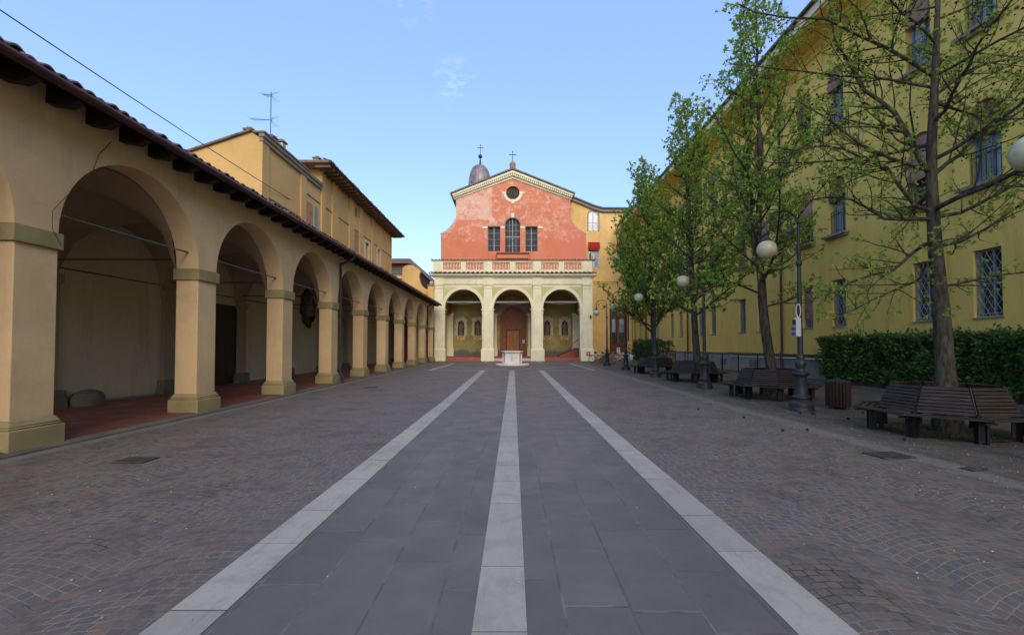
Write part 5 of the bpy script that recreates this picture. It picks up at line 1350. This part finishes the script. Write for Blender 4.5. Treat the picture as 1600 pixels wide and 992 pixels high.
# ------------------------------------------------------------------ trees
def make_tree(name, base, H, spread, seed, lean, r0, nl, dens, label, first=2.4, custom_trunk=None, custom=None, balls=200, leafL=.075, twig_r=.007, up=.55, tp=.9, tuft=(4, 7), el0=8, eld=38):
    rr = random.Random(seed)
    root = empty(name, base, label, 'tree', 'row of spring trees beside the benches')
    tb = MB(); tips = []; B = Vector(base)
    if custom_trunk: TP = custom_trunk
    else:
        TP = []
        ph = rr.uniform(0, 6)
        for i in range(15):
            t = i / 14; TP.append(Vector((lean[0] * t + .10 * sin(ph + 5 * t) * t, lean[1] * t + .08 * cos(ph + 4 * t) * t, H * t)) + B)
    TR = []
    for i in range(len(TP)):
        t = (TP[i].z - B.z) / H; TR.append(max(.012, r0 * max(0, 1 - t) ** tp * (1 + .45 * math.exp(-t * 45))))
    tb.tube([TP[0] - Vector((0, 0, .15))] + TP, [TR[0] * 1.35] + TR, 12)
    def at_h(z):
        for i in range(len(TP) - 1):
            if TP[i + 1].z >= z: 
                k = (z - TP[i].z) / max(1e-6, TP[i + 1].z - TP[i].z); return TP[i].lerp(TP[i + 1], k), TR[i] * (1 - k) + TR[i + 1] * k
        return TP[-1], TR[-1]
    limbs = []
    if custom:
        for pts, r in custom: limbs.append((pts, r))
    for i in range(nl):
        f = (i + rr.uniform(-.3, .3)) / nl; f = max(0, f)
        z = first + (H - first - .4) * f
        p, r = at_h(z + B.z)
        az = i * 2.399 + rr.uniform(-.4, .4) + seed
        L = spread * (1 - .78 * f ** 1.2) * rr.uniform(.75, 1.1)
        el = radians(rr.uniform(el0, el0 + 22) + eld * f)
        d = Vector((cos(az) * cos(el), sin(az) * cos(el), sin(el)))
        pts = [p]; n_ = 9
        q = p.copy()
        for k in range(n_):
            d = (d + Vector((rr.gauss(0, .10), rr.gauss(0, .10), rr.gauss(.0, .07) + up * .12))).normalized()
            q = q + d * L / n_; pts.append(q.copy())
        limbs.append((pts, min(r * .42, .008 + .0085 * L)))
    subs = []
    for pts, r in limbs:
        n_ = len(pts); rad = [r * (1 - .85 * i / (n_ - 1)) + .004 for i in range(n_)]
        tb.tube(pts, rad, 7)
        Ltot = sum((pts[i + 1] - pts[i]).length for i in range(n_ - 1))
        m_ = int(Ltot / .22 * dens) + 2
        for j in range(m_):
            f = .14 + .86 * (j + rr.random()) / m_
            x = f * (n_ - 1); i = min(int(x), n_ - 2); p = pts[i].lerp(pts[i + 1], x - i); dm_ = (pts[i + 1] - pts[i]).normalized()
            side = rdir(rr); side = (side - dm_ * side.dot(dm_)); side.normalize()
            L = (.30 + .34 * Ltot * (1 - f)) * rr.uniform(.6, 1.15); L = min(L, 1.5)
            d = (dm_ * .75 + side * .8 + Vector((0, 0, .15))).normalized()
            q = p.copy(); sp = [q.copy()]
            for k in range(5):
                d = (d + rdir(rr) * .22 + Vector((0, 0, up * .12))).normalized(); q = q + d * L / 5; sp.append(q.copy())
            tb.tube(sp, [max(.0045, rad[i] * .42) * (1 - .7 * k / 5) + .002 for k in range(6)], 4, cap=False)
            subs.append((sp, L))
    tw = MB(); cl = []
    for sp, L in subs:
        m_ = max(2, int(L / .115 * dens))
        for j in range(m_):
            f = (j + rr.random()) / m_; x = f * 5; i = min(int(x), 4); p = sp[i].lerp(sp[i + 1], x - i); dm_ = (sp[i + 1] - sp[i]).normalized()
            d = (dm_ * .6 + rdir(rr) * .9 + Vector((0, 0, .25))).normalized(); Lt = rr.uniform(.08, .30)
            e = p + d * Lt; tw.tube([p, (p + e) / 2 + rdir(rr) * .015, e], [twig_r * .75, twig_r * .55, twig_r * .4], 3, cap=False)
            cl.append((e, d))
            if Lt > .2 and rr.random() < .5: cl.append(((p + e) / 2, d))
        cl.append((sp[-1], (sp[-1] - sp[-2]).normalized()))
    n0 = len(tb.v); tb.v += tw.v; tb.f += [tuple(k + n0 for k in f) for f in tw.f]; tb.m += tw.m
    PB0 = tb.build('trunk', M['bark'], root, fix=False); PB0.matrix_parent_inverse = Matrix.Translation(-B)
    vs, fs = [], []
    for p, d in cl:
        if rr.random() < .12: continue
        for k in range(rr.randint(*tuft)):
            dd = (d * .5 + rdir(rr)).normalized(); L = leafL * rr.uniform(.55, 1.2)
            leaf(vs, fs, p + rdir(rr) * .012, dd, (rdir(rr) + Vector((0, 0, 1))).normalized(), L, L * .78)
    b = MB(); b.v = vs; b.f = fs; b.m = [0] * len(fs); o = b.build('crown', M['leaf'], root, fix=False, smooth=False); o.matrix_parent_inverse = Matrix.Translation(-B)
    if balls:
        sbm = MB(); 
        for k in range(balls):
            p, d = rr.choice(cl)
            if p.z < B.z + first + 1: continue
            for q in range(rr.randint(1, 3)):
                c = p + rdir(rr) * .10 - Vector((0, 0, rr.uniform(.04, .12))); r = rr.uniform(.018, .027)
                sbm.add([c + Vector(v) * r for v in ((1, 0, 0), (-1, 0, 0), (0, 1, 0), (0, -1, 0), (0, 0, 1), (0, 0, -1))], [(0, 2, 4), (2, 1, 4), (1, 3, 4), (3, 0, 4), (2, 0, 5), (1, 2, 5), (3, 1, 5), (0, 3, 5)])
                sbm.add([c, c + Vector((.002, 0, 0)), p], [(0, 1, 2)])
        o = sbm.build('seed_balls', M['seedball'], root, fix=False, smooth=False); o.matrix_parent_inverse = Matrix.Translation(-B); o['kind'] = 'stuff'
    return root
TREEX = 8.2
def limb_px(L, D, dy=None):
    n_ = len(L); return [at(px, py, D + (dy or 0) * i / (n_ - 1)) for i, (px, py) in enumerate(L)]
D1 = 8.6
tr1 = [Vector((8.2, D1, 0))] + limb_px([(1477, 575), (1473, 520), (1471, 490), (1466, 440), (1461, 385), (1458, 335), (1455, 275), (1456, 220), (1458, 176), (1462, 100), (1464, 35), (1468, -60), (1470, -160), (1474, -300)], D1)
c1 = [(limb_px([(1455, 275), (1438, 250), (1420, 215), (1397, 176), (1376, 159), (1348, 140), (1330, 105), (1305, 65), (1296, 10), (1290, -60)], D1, .6), .055),
      (limb_px([(1454, 330), (1430, 322), (1405, 290), (1385, 262), (1362, 254), (1319, 233), (1285, 228), (1240, 235), (1205, 228)], D1, -.5), .037),
      (limb_px([(1459, 340), (1500, 333), (1538, 314), (1570, 298), (1600, 279), (1660, 250)], D1, -.3), .035),
      (limb_px([(1457, 275), (1480, 255), (1503, 240), (1515, 222), (1524, 205), (1560, 165), (1600, 124), (1660, 70)], D1, .5), .038),
      (limb_px([(1460, 378), (1445, 381), (1424, 397), (1408, 412), (1395, 423), (1365, 429), (1330, 440), (1301, 457), (1260, 470)], D1, -.6), .032),
      (limb_px([(1462, 385), (1500, 378), (1545, 355), (1580, 330), (1620, 300)], D1, .3), .035),
      (limb_px([(1468, 448), (1490, 445), (1520, 438), (1560, 430), (1610, 425)], D1, -.3), .026),
      (limb_px([(1458, 342), (1420, 343), (1382, 342), (1355, 325), (1330, 312), (1290, 308), (1240, 318)], D1, .5), .036),
      (limb_px([(1463, 410), (1430, 440), (1400, 452), (1360, 470), (1330, 486), (1300, 500)], D1, -.8), .022),
      (limb_px([(1459, 120), (1420, 95), (1385, 75), (1350, 60), (1290, 30), (1230, 28), (1180, 20), (1150, 5)], D1, -.2), .035),
      (limb_px([(1460, 150), (1500, 120), (1540, 100), (1600, 90)], D1, .2), .03)]
make_tree('spring_tree', (8.2, D1, 0), 12.5, 4.3, 11, (0, 0), .175, 24, 1.15, 'nearest tree, thick trunk inside the nearest ring bench, sparse leaf tufts and dark seed balls', 4.2, tr1, c1, 750, .058, .0055, .22, 1.35, (4, 7), -6, 30)
D2 = 14.5
tr2 = [Vector((8.22, D2, gz(D2)))] + limb_px([(1205, 575), (1201, 550), (1196, 515), (1192, 480), (1190, 440), (1186, 405), (1184, 370), (1186, 330), (1189, 290), (1187, 240), (1185, 180), (1183, 110), (1182, 40), (1180, -20)], D2)
c2 = [(limb_px([(1188, 415), (1178, 385), (1174, 340), (1175, 300), (1170, 250), (1163, 190), (1160, 130), (1158, 70), (1155, 20)], D2, .6), .07),
      (limb_px([(1190, 460), (1150, 443), (1110, 448), (1060, 460), (1030, 455)], D2, -.5), .035),
      (limb_px([(1194, 480), (1230, 470), (1260, 458), (1310, 452)], D2, -.3), .03)]
make_tree('spring_tree', (8.22, D2, gz(D2)), 12.8, 3.9, 23, (0, 0), .165, 36, .95, 'leaning slender tree with a forked trunk growing from the second ring bench', 3.6, tr2, c2, 330, .098, .009, .6)
D3 = 20.3
tr3 = [Vector((8.25, D3, gz(D3)))] + limb_px([(1089, 560), (1086, 520), (1084, 480), (1081, 430), (1079, 380), (1077, 330), (1076, 280), (1074, 230), (1070, 180), (1066, 150)], D3)
make_tree('spring_tree', (8.25, D3, gz(D3)), 12.6, 4.3, 37, (0, 0), .17, 44, .98, 'upright leafy tree with a dark straight trunk behind the third ring bench', 2.9, tr3, None, 160, .115, .011, .75)
D4 = 26.2
tr4 = [Vector((8.2, D4, gz(D4)))] + limb_px([(1024, 560), (1022, 530), (1020, 515), (1019, 480), (1018, 430), (1014, 380), (1010, 330), (1005, 290), (1001, 262)], D4)
c4 = [(limb_px([(1021, 522), (1005, 505), (993, 485), (984, 455), (972, 420), (965, 380), (960, 340)], D4, .8), .06), (limb_px([(1021, 518), (1030, 500), (1040, 470), (1050, 430)], D4, -.8), .06)]
make_tree('spring_tree', (8.2, D4, gz(D4)), 11.8, 4.4, 53, (0, 0), .15, 44, 1.0, 'furthest and leafiest tree with a low forked trunk beside the fourth bench', 2.6, tr4, c4, 60, .125, .012, .75)

# ------------------------------------------------------------------ ring benches
def bench_proto():
    root = empty('ring_bench', (0, 0, 0))
    RO, RI, RT = 1.46, 1.0, .80; n_ = 8; ap = cos(pi / n_); hz = .44
    def seat(b):
        m_ = 4
        for i in range(m_):
            r0 = RI + (RO - RI) * i / m_ + .012; r1 = RI + (RO - RI) * (i + 1) / m_ - .008
            y0 = r0 * ap; y1 = r1 * ap; t = math.tan(pi / n_)
            g = .012; dz = -.03 * (1 - i / m_)
            b.add([(-y0 * t + g, -y0, hz + dz - .03), (y0 * t - g, -y0, hz + dz - .03), (y1 * t - g, -y1, hz + dz - .03), (-y1 * t + g, -y1, hz + dz - .03),
                   (-y0 * t + g, -y0, hz + dz), (y0 * t - g, -y0, hz + dz), (y1 * t - g, -y1, hz + dz), (-y1 * t + g, -y1, hz + dz)],
                  [(0, 3, 2, 1), (4, 5, 6, 7), (0, 1, 5, 4), (1, 2, 6, 5), (2, 3, 7, 6), (3, 0, 4, 7)])
    def back(b):
        m_ = 8
        for i in range(m_):
            f0 = i / m_ + .012; f1 = (i + 1) / m_ - .02
            def P(f, off, s):
                r = RI + .02 + (RT - RI) * f; z = hz - .02 + .47 * f; y = r * ap; t = math.tan(pi / n_); return (s * (y * t - .018), -y - off * .82, z + off * .57)
            v = [P(f0, 0, -1), P(f0, 0, 1), P(f1, 0, 1), P(f1, 0, -1), P(f0, .025, -1), P(f0, .025, 1), P(f1, .025, 1), P(f1, .025, -1)]
            b.add(v, [(0, 3, 2, 1), (4, 5, 6, 7), (0, 1, 5, 4), (1, 2, 6, 5), (2, 3, 7, 6), (3, 0, 4, 7)])
    def leg(b):
        r = 1.10
        b.box(-.075, -.035, -r - .10, -r + .02, 0, hz - .07); b.box(.035, .075, -r - .10, -r + .02, 0, hz - .07); b.box(-.035, .035, -r - .07, -r - .03, .02, hz - .07)
        b.box(-.08, .08, -RO * 1.0 + .06, -RI - .02, hz - .085, hz - .062)
    def rib(b):
        b.tube([(0, -RI - .07, hz - .03), (0, -RI + .01, hz + .02), (0, -RT - .02, hz + .46)], .017, 6)
        b.box(-.012, .012, -RI - .02, -RI + .06, 0, hz - .04)
    for k in range(n_):
        a = 2 * pi * k / n_
        for nm, fn, mt, da in (('seat', seat, M['bench'], 0), ('backrest', back, M['bench'], 0), ('leg', leg, M['benchiron'], pi / n_), ('back_frame', rib, M['benchiron'], pi / n_)):
            if k == 0: o = mesh1(nm, fn, mt, root)
            else:
                o = [c for c in KID[root.name] if c.name.split('.')[0] == nm][0].copy(); col.objects.link(o); link_child(o, root)
            o.rotation_euler = (0, 0, a + da)
    return root
BP = bench_proto()
blabels = ['nearest octagonal slatted bench ringing the thick tree in front of the laurel hedge', 'second octagonal slatted bench, between two lamp posts around the leaning forked tree',
           'third octagonal slatted bench, around the upright dark trunk and beside the railing', 'furthest octagonal slatted bench, around the low forked tree near the bushes']
for i, D in enumerate((8.6, 14.5, 20.8, 26.4)):
    o = BP if i == 0 else copy_tree(BP)
    o.location = ((8.15, 8.22, 8.3, 8.3)[i], D, gz(D)); o.rotation_euler = (0, 0, (.03, .10, .06, .2)[i])
    tag(o, blabels[i], 'bench', 'octagonal benches around the trees')
def mosspatch(b):
    rr = random.Random(2)
    for i, D in enumerate((8.6, 14.5, 20.8, 26.4)):
        for k in range(1500):
            a = rr.uniform(0, 2 * pi); r = .85 * sqrt(rr.random()) * rr.uniform(.8, 1.1); c = Vector(((8.1, 8.22, 8.3, 8.3)[i] + r * cos(a), D + r * sin(a), gz(D)))
            if noise.noise(Vector((c.x * 2, c.y * 2, 0))) < -.12: continue
            h = rr.uniform(.02, .06); d = Vector((rr.uniform(-.03, .03), rr.uniform(-.03, .03), h)); w_ = Vector((rr.uniform(-1, 1), rr.uniform(-1, 1), 0)).normalized() * .008
            b.add([c - w_, c + w_, c + d], [(0, 1, 2)])
o = mesh1('moss_grass', mosspatch, M['moss'], fix=False, smooth=False); tag(o, 'short moss and grass growing under the ring benches around the trunks', 'grass', kind='stuff')
def pits(b):
    for i, D in enumerate((8.6, 14.5, 20.8, 26.4)):
        z = gz(D) + .012; n_ = 24; cx = (8.1, 8.22, 8.3, 8.3)[i]
        b.add([(cx + .95 * cos(2 * pi * k / n_), D + .95 * sin(2 * pi * k / n_), gz(D + .95 * sin(2 * pi * k / n_)) + .012) for k in range(n_)], [tuple(range(n_))])
struct('tree_pit_soil', pits, M['soil'])

# ------------------------------------------------------------------ lamp posts
def lamp_proto():
    root = empty('street_lamp', (0, 0, 0))
    mesh1('base', lambda b: b.lathe([(.29, 0), (.29, .06), (.275, .09), (.28, .13), (.27, .2), (.21, .25), (.175, .28), (.18, .31), (.205, .33), (.20, .36), (.165, .39), (.155, .5), (.135, .84), (.15, .87), (.20, .91), (.205, .94), (.17, .98), (.11, 1.0), (.09, 1.05), (.10, 1.08), (.125, 1.14), (.128, 1.2), (.10, 1.27), (.085, 1.29), (.09, 1.32), (.085, 1.36), (.066, 1.40)], 28), M['lampiron'], root)
    def post(b):
        b.lathe([(.066, 1.40), (.055, 2.4), (.05, 3.2), (.046, 3.65), (.065, 3.67), (.075, 3.72), (.065, 3.77), (.048, 3.79), (.044, 3.95), (.058, 3.97), (.058, 4.02), (.04, 4.04), (.036, 4.72), (.05, 4.74), (.03, 4.80), (.01, 4.84)], 16)
        for k in range(8):
            a = 2 * pi * k / 8; b.tube([(.062 * cos(a), .062 * sin(a), 1.42), (.050 * cos(a), .050 * sin(a), 3.0)], .007, 4)
    mesh1('post', post, M['lampiron'], root)
    def arm(b):
        pts = [(0, 0, 4.62)]
        for i in range(15):
            a = pi * i / 14 * .98; pts.append((-.405 + .405 * cos(a), 0, 4.72 + .34 * sin(a)))
        pts += [(-.81, 0, 4.62), (-.81, 0, 4.50)]
        b.tube(pts, .024, 8)
        b.torus((-.40, 0, 4.62), .24, .011, 'y', 26, 5)
        b.lathe([(.002, -.11), (.1, -.05), (.1, .05), (.002, .11)], 14, (-.19, 0, 4.55), sy=.3)
        pts = [(-.42 + .44 * cos(t), 0, 4.36 + .30 * sin(t)) for t in [(-.1 + .9 * i / 10) * pi * .55 for i in range(11)]]
        b.tube(pts, .010, 5)
        b.tube([(0, 0, 4.05), (-.12, 0, 4.25), (-.20, 0, 4.36), (-.30, 0, 4.40)], .010, 5)
    mesh1('arm', arm, M['lampiron'], root)
    mesh1('globe', lambda b: b.ball((-.81, 0, 4.07), .235, 18), M['globe'], root)
    mesh1('globe_cap', lambda b: b.lathe([(.115, 4.265), (.118, 4.30), (.07, 4.33), (.055, 4.42), (.075, 4.45), (.03, 4.50)], 16, (-.81, 0, 0)), M['lampiron'], root)
    return root
LP = lamp_proto()
ll = ['nearest lamp, its cream globe hanging at the right edge of the square past the bench', 'globe street lamp beside the litter bin carrying a white socket box with blue plugs', 'globe street lamp between the second and third ring benches',
      'globe street lamp in front of the furthest ring bench', 'globe street lamp standing between the furthest bench and the parked bicycles', 'furthest globe street lamp with a bicycle leaning at its base']
for i, (x, D) in enumerate(((7.44, 5.72), (7.28, 11.5), (7.35, 17.4), (7.36, 23.4), (7.32, 29.3), (7.34, 35.2))):
    o = LP if i == 0 else copy_tree(LP)
    o.location = (x, D, gz(D)); o.rotation_euler = (0, 0, (0, 0, .05, -.04, .03, 0)[i]); tag(o, ll[i], 'street lamp', 'globe lamps along the benches')
bxo = empty('socket_box', (7.19, 11.42, 2.15), 'white electric socket box with two blue plugs strapped to a lamp post', 'electric box')
PB(bxo, 'case', lambda b: b.box(7.10, 7.23, 11.36, 11.46, 1.86, 2.33), M['boxgrey'], bevel=.012)
PB(bxo, 'socket', lambda b: (b.tube([(7.10, 11.41, 1.94), (7.03, 11.40, 1.92)], .035, 10), b.tube([(7.10, 11.41, 2.07), (7.03, 11.40, 2.05)], .035, 10)), M['blue'])
PB(bxo, 'meter', lambda b: b.box(7.06, 7.10, 11.37, 11.45, 2.16, 2.28), M['iron'])
PB(bxo, 'cable_loop', lambda b: [b.tube([(7.19 + .055 * cos(t) + k * .008, 11.42, 2.50 + .17 * sin(t) + k * .01) for t in [2 * pi * i / 20 for i in range(21)]], .007, 5) for k in range(3)], M['boxgrey'])

# litter bin
LB = empty('litter_bin', (8.5, 11.9, 0), 'dark slatted wooden litter bin beside the lamp with the socket box', 'litter bin')
PB(LB, 'slats', lambda b: [b.box(8.5 + .245 * cos(a) - .028, 8.5 + .245 * cos(a) + .028, 11.9 + .245 * sin(a) - .028, 11.9 + .245 * sin(a) + .028, .06, .70) for a in [2 * pi * k / 22 for k in range(22)]], M['binwood'], bevel=.006)
PB(LB, 'liner', lambda b: b.lathe([(.20, .04), (.22, .05), (.225, .66), (.20, .66), (.19, .1)], 20, (8.5, 11.9, 0)), M['iron'])
PB(LB, 'rim', lambda b: b.torus((8.5, 11.9, .70), .25, .018, 'z', 28, 6), M['iron'])
PB(LB, 'lid', lambda b: b.lathe([(.24, .715), (.2, .74), (.08, .76), (.002, .765)], 24, (8.5, 11.9, 0)), M['iron'])
PB(LB, 'bracket', lambda b: b.box(8.74, 8.80, 11.86, 11.94, .25, .62), M['binwood'])

# ------------------------------------------------------------------ well in front of the church
WX, WY = .02, 36.3; gw = gz(WY)
WL = empty('stone_well', (WX, WY, gw), 'octagonal white marble well head on a round step before the porch', 'well')
PB(WL, 'step', lambda b: b.lathe([(1.36, -.1), (1.36, .09), (1.33, .11), (.01, .11)], 40, (WX, WY, gw)), M['white'], bevel=.01)
def oct_(r, z): return [(WX + r * cos(pi / 8 + pi / 4 * k + pi / 8 * 0), WY + r * sin(pi / 8 + pi / 4 * k), gw + z) for k in range(8)]
def wbody(b):
    b.lathe([(.80, .11), (.80, .20), (.74, .23), (.72, .25), (.72, .92), (.76, .95)], 8, (WX, WY, gw))
PB(WL, 'body', lambda b: b.lathe([(.80, .11), (.80, .20), (.74, .23), (.72, .25), (.72, .94), (.76, .97)], 8, (WX, WY, gw)), M['white'], bevel=.01)
for k in range(8):
    a = 2 * pi * k / 8
    PB(WL, 'corner_pilaster', lambda b: b.tube([(WX + .735 * cos(a), WY + .735 * sin(a), gw + .22), (WX + .735 * cos(a), WY + .735 * sin(a), gw + .95)], .055, 6), M['white'])
PB(WL, 'rim', lambda b: b.lathe([(.76, .972), (.86, 1.0), (.88, 1.03), (.88, 1.09), (.85, 1.11), (.58, 1.11), (.56, 1.0)], 8, (WX, WY, gw), cap=False), M['white'], bevel=.01)
PB(WL, 'cover', lambda b: b.lathe([(.57, 1.04), (.5, 1.06), (.02, 1.07)], 24, (WX, WY, gw)), M['greystone'])

# ------------------------------------------------------------------ bicycles
def bicycle(label, loc, rz, mat, lean=.12, basket=None, guard=None):
    B = empty('bicycle', loc, label, 'bicycle', 'bicycles parked by the church porch'); B.rotation_euler = (lean, 0, rz)
    def wheel(b, x):
        b.torus((x, 0, .34), .325, .016, 'y', 30, 6); b.torus((x, 0, .34), .305, .009, 'y', 30, 5, 1); b.tube([(x, -.04, .34), (x, .04, .34)], .018, 8, 1)
        for k in range(14):
            a = 2 * pi * k / 14; b.tube([(x, .012 * (-1) ** k, .34), (x + .30 * cos(a), 0, .34 + .30 * sin(a))], .003, 3, 1)
    for x in (-.52, .52): mesh1('wheel', lambda b: wheel(b, x), [M['rubber'], M['steel']], B)
    mesh1('frame', lambda b: (b.tube([(-.52, 0, .34), (-.10, 0, .30), (.34, 0, .62), (.38, 0, .80)], .020, 7), b.tube([(-.52, 0, .34), (-.22, 0, .66), (-.10, 0, .30)], .016, 7), b.tube([(-.24, 0, .80), (-.10, 0, .30)], .018, 7), b.tube([(-.20, 0, .60), (.30, 0, .56)], .018, 7), b.tube([(.36, 0, .76), (.42, .0, .55), (.52, 0, .34)], .018, 7)), mat, B)
    mesh1('handlebar', lambda b: (b.tube([(.36, 0, .76), (.33, 0, 1.0)], .014, 7), b.tube([(.18, -.27, 1.02), (.30, -.2, 1.06), (.34, 0, 1.0), (.30, .2, 1.06), (.18, .27, 1.02)], .014, 7)), M['steel'], B)
    mesh1('saddle', lambda b: (b.tube([(-.36, 0, .90), (-.26, 0, .91), (-.10, 0, .89)], [.085, .075, .03], 10), b.tube([(-.25, 0, .88), (-.23, 0, .78)], .012, 6)), M['rubber'], B)
    mesh1('mudguard', lambda b: [b.tube([(x + .36 * cos(t), 0, .34 + .36 * sin(t)) for t in [radians(20 + 150 * i / 10) for i in range(11)]], .014, 5) for x in (-.52, .52)], guard or mat, B)
    mesh1('crank', lambda b: (b.torus((-.10, .05, .30), .09, .008, 'y', 18, 5), b.tube([(-.10, .06, .30), (-.02, .09, .16)], .010, 5), b.tube([(-.10, -.06, .30), (-.18, -.09, .44)], .010, 5)), M['steel'], B)
    if basket: mesh1('basket', lambda b: (b.frustum(.42, .74, -.15, .15, .78, .98, -.03, -.03)), basket, B)
    mesh1('carrier', lambda b: (b.box(-.80, -.42, -.06, .06, .70, .715), b.tube([(-.52, .05, .34), (-.66, .06, .70)], .007, 4), b.tube([(-.52, -.05, .34), (-.66, -.06, .70)], .007, 4)), M['steel'], B)
    return B
def bp(px, D): return ((px - 800) / FP * D, D, gz(D))
bicycle('silver bicycle with pale mudguards, leftmost of the parked bicycles beside the porch pier', bp(934, 40.5), .15, M['whitepaint'], .12, None, M['steel'])
bicycle('dark bicycle parked behind the furthest lamp post', bp(946, 39.5), -.35, M['bike3'], -.1)
bicycle('cream framed bicycle with an orange rear bag near the landing, rightmost of the parked bicycles', bp(966, 37.8), .1, M['whitebike'], .1, None)
ob = mesh1('pannier_bag', lambda b: b.box(-.16, .16, -.1, .1, 0, .3), M['orange'], bevel=.03); p = bp(956, 37.5); ob.location = (p[0], p[1] + .2, p[2] + .42); tag(ob, 'small orange bag on the rear of the cream bicycle', 'bag')

# ------------------------------------------------------------------ drain grates
def grate(label, x, y, w_, d_, rz):
    g = empty('drain_grate', (x, y, gz(y) + .004), label, 'drain grate'); g.rotation_euler = (0, 0, rz)
    def fr(b):
        b.box(-w_ / 2, w_ / 2, -d_ / 2, d_ / 2, 0, .003)
    mesh1('pit', fr, M['nichedark'], g)
    def gg(b):
        n_ = 11
        for i in range(n_ + 1): b.box(-w_ / 2 + w_ * i / n_ - .012, -w_ / 2 + w_ * i / n_ + .012, -d_ / 2, d_ / 2, .004, .014)
        for i in range(5): b.box(-w_ / 2, w_ / 2, -d_ / 2 + d_ * i / 4 - .012, -d_ / 2 + d_ * i / 4 + .012, .0045, .0135)
    mesh1('grid', gg, M['grate'], g)
grate('square iron drain grate in the cobbles before the second arcade opening', -5.3, 6.45, .42, .30, 0)
grate('iron drain grate in the cobbles left of the nearest ring bench', 5.55, 6.75, .5, .36, .1)
grate('small iron drain cover in the cobbles beside the first arcade downpipe', -5.45, 17.6, .45, .35, 0)
grate('small iron cover on the pale seam right of the larger grate', 6.05, 6.0, .3, .12, .3)

# petals and fallen seed balls
def petals(b):
    rr = random.Random(8)
    for i in range(5200):
        y = 2.2 + 16 * rr.random() ** 1.3; x = rr.gauss(6.9, 2.3)
        if x < 2.2 or x > 12.6 or (x < 4.5 and rr.random() < .5): continue
        c = Vector((x, y, gz(y) + .012)); a = rr.uniform(0, pi); L = rr.uniform(.006, .013); d = Vector((cos(a) * L, sin(a) * L, rr.uniform(0, .004))); e = Vector((-sin(a) * L * .5, cos(a) * L * .5, .003))
        b.add([c - d, c + e, c + d, c - e], [(0, 1, 2, 3)])
    for i in range(1400):
        y = 2 + 24 * rr.random(); x = rr.uniform(-6.5, 6)
        if abs(x) < 2.1 and rr.random() < .8: continue
        c = Vector((x, y, gz(y) + .014)); a = rr.uniform(0, pi); L = rr.uniform(.005, .010); d = Vector((cos(a) * L, sin(a) * L, 0)); e = Vector((-sin(a) * L * .5, cos(a) * L * .5, .003))
        b.add([c - d, c + e, c + d, c - e], [(0, 1, 2, 3)])
o = mesh1('fallen_petals', petals, simple('dry_petal', (.36, .33, .24), .9, var=.3), fix=False, smooth=False); tag(o, 'tiny pale petals scattered over the cobbles near the benches', 'petals', kind='stuff')
def fallen(b):
    rr = random.Random(12)
    for (px, py) in ((1161, 653), (1221, 673), (1259, 672), (1249, 646), (1267, 646.5), (1271, 647.5), (1323, 655), (1410, 687), (1346, 645), (1240, 640), (1090, 640)):
        D = 1137.6 / (py - 542); x = (px - 800) / FP * D
        b.ball((x, D, gz(D) + .022), .026, 6)
        for k in range(6):
            d = rdir(rr); b.tube([(x, D, gz(D) + .022), Vector((x, D, gz(D) + .022)) + d * .034], [.006, .001], 3)
o = mesh1('fallen_seed_balls', fallen, M['seedball']); tag(o, 'dark spiky seed balls lying on the cobbles near the lamp post', 'seed balls', kind='stuff')
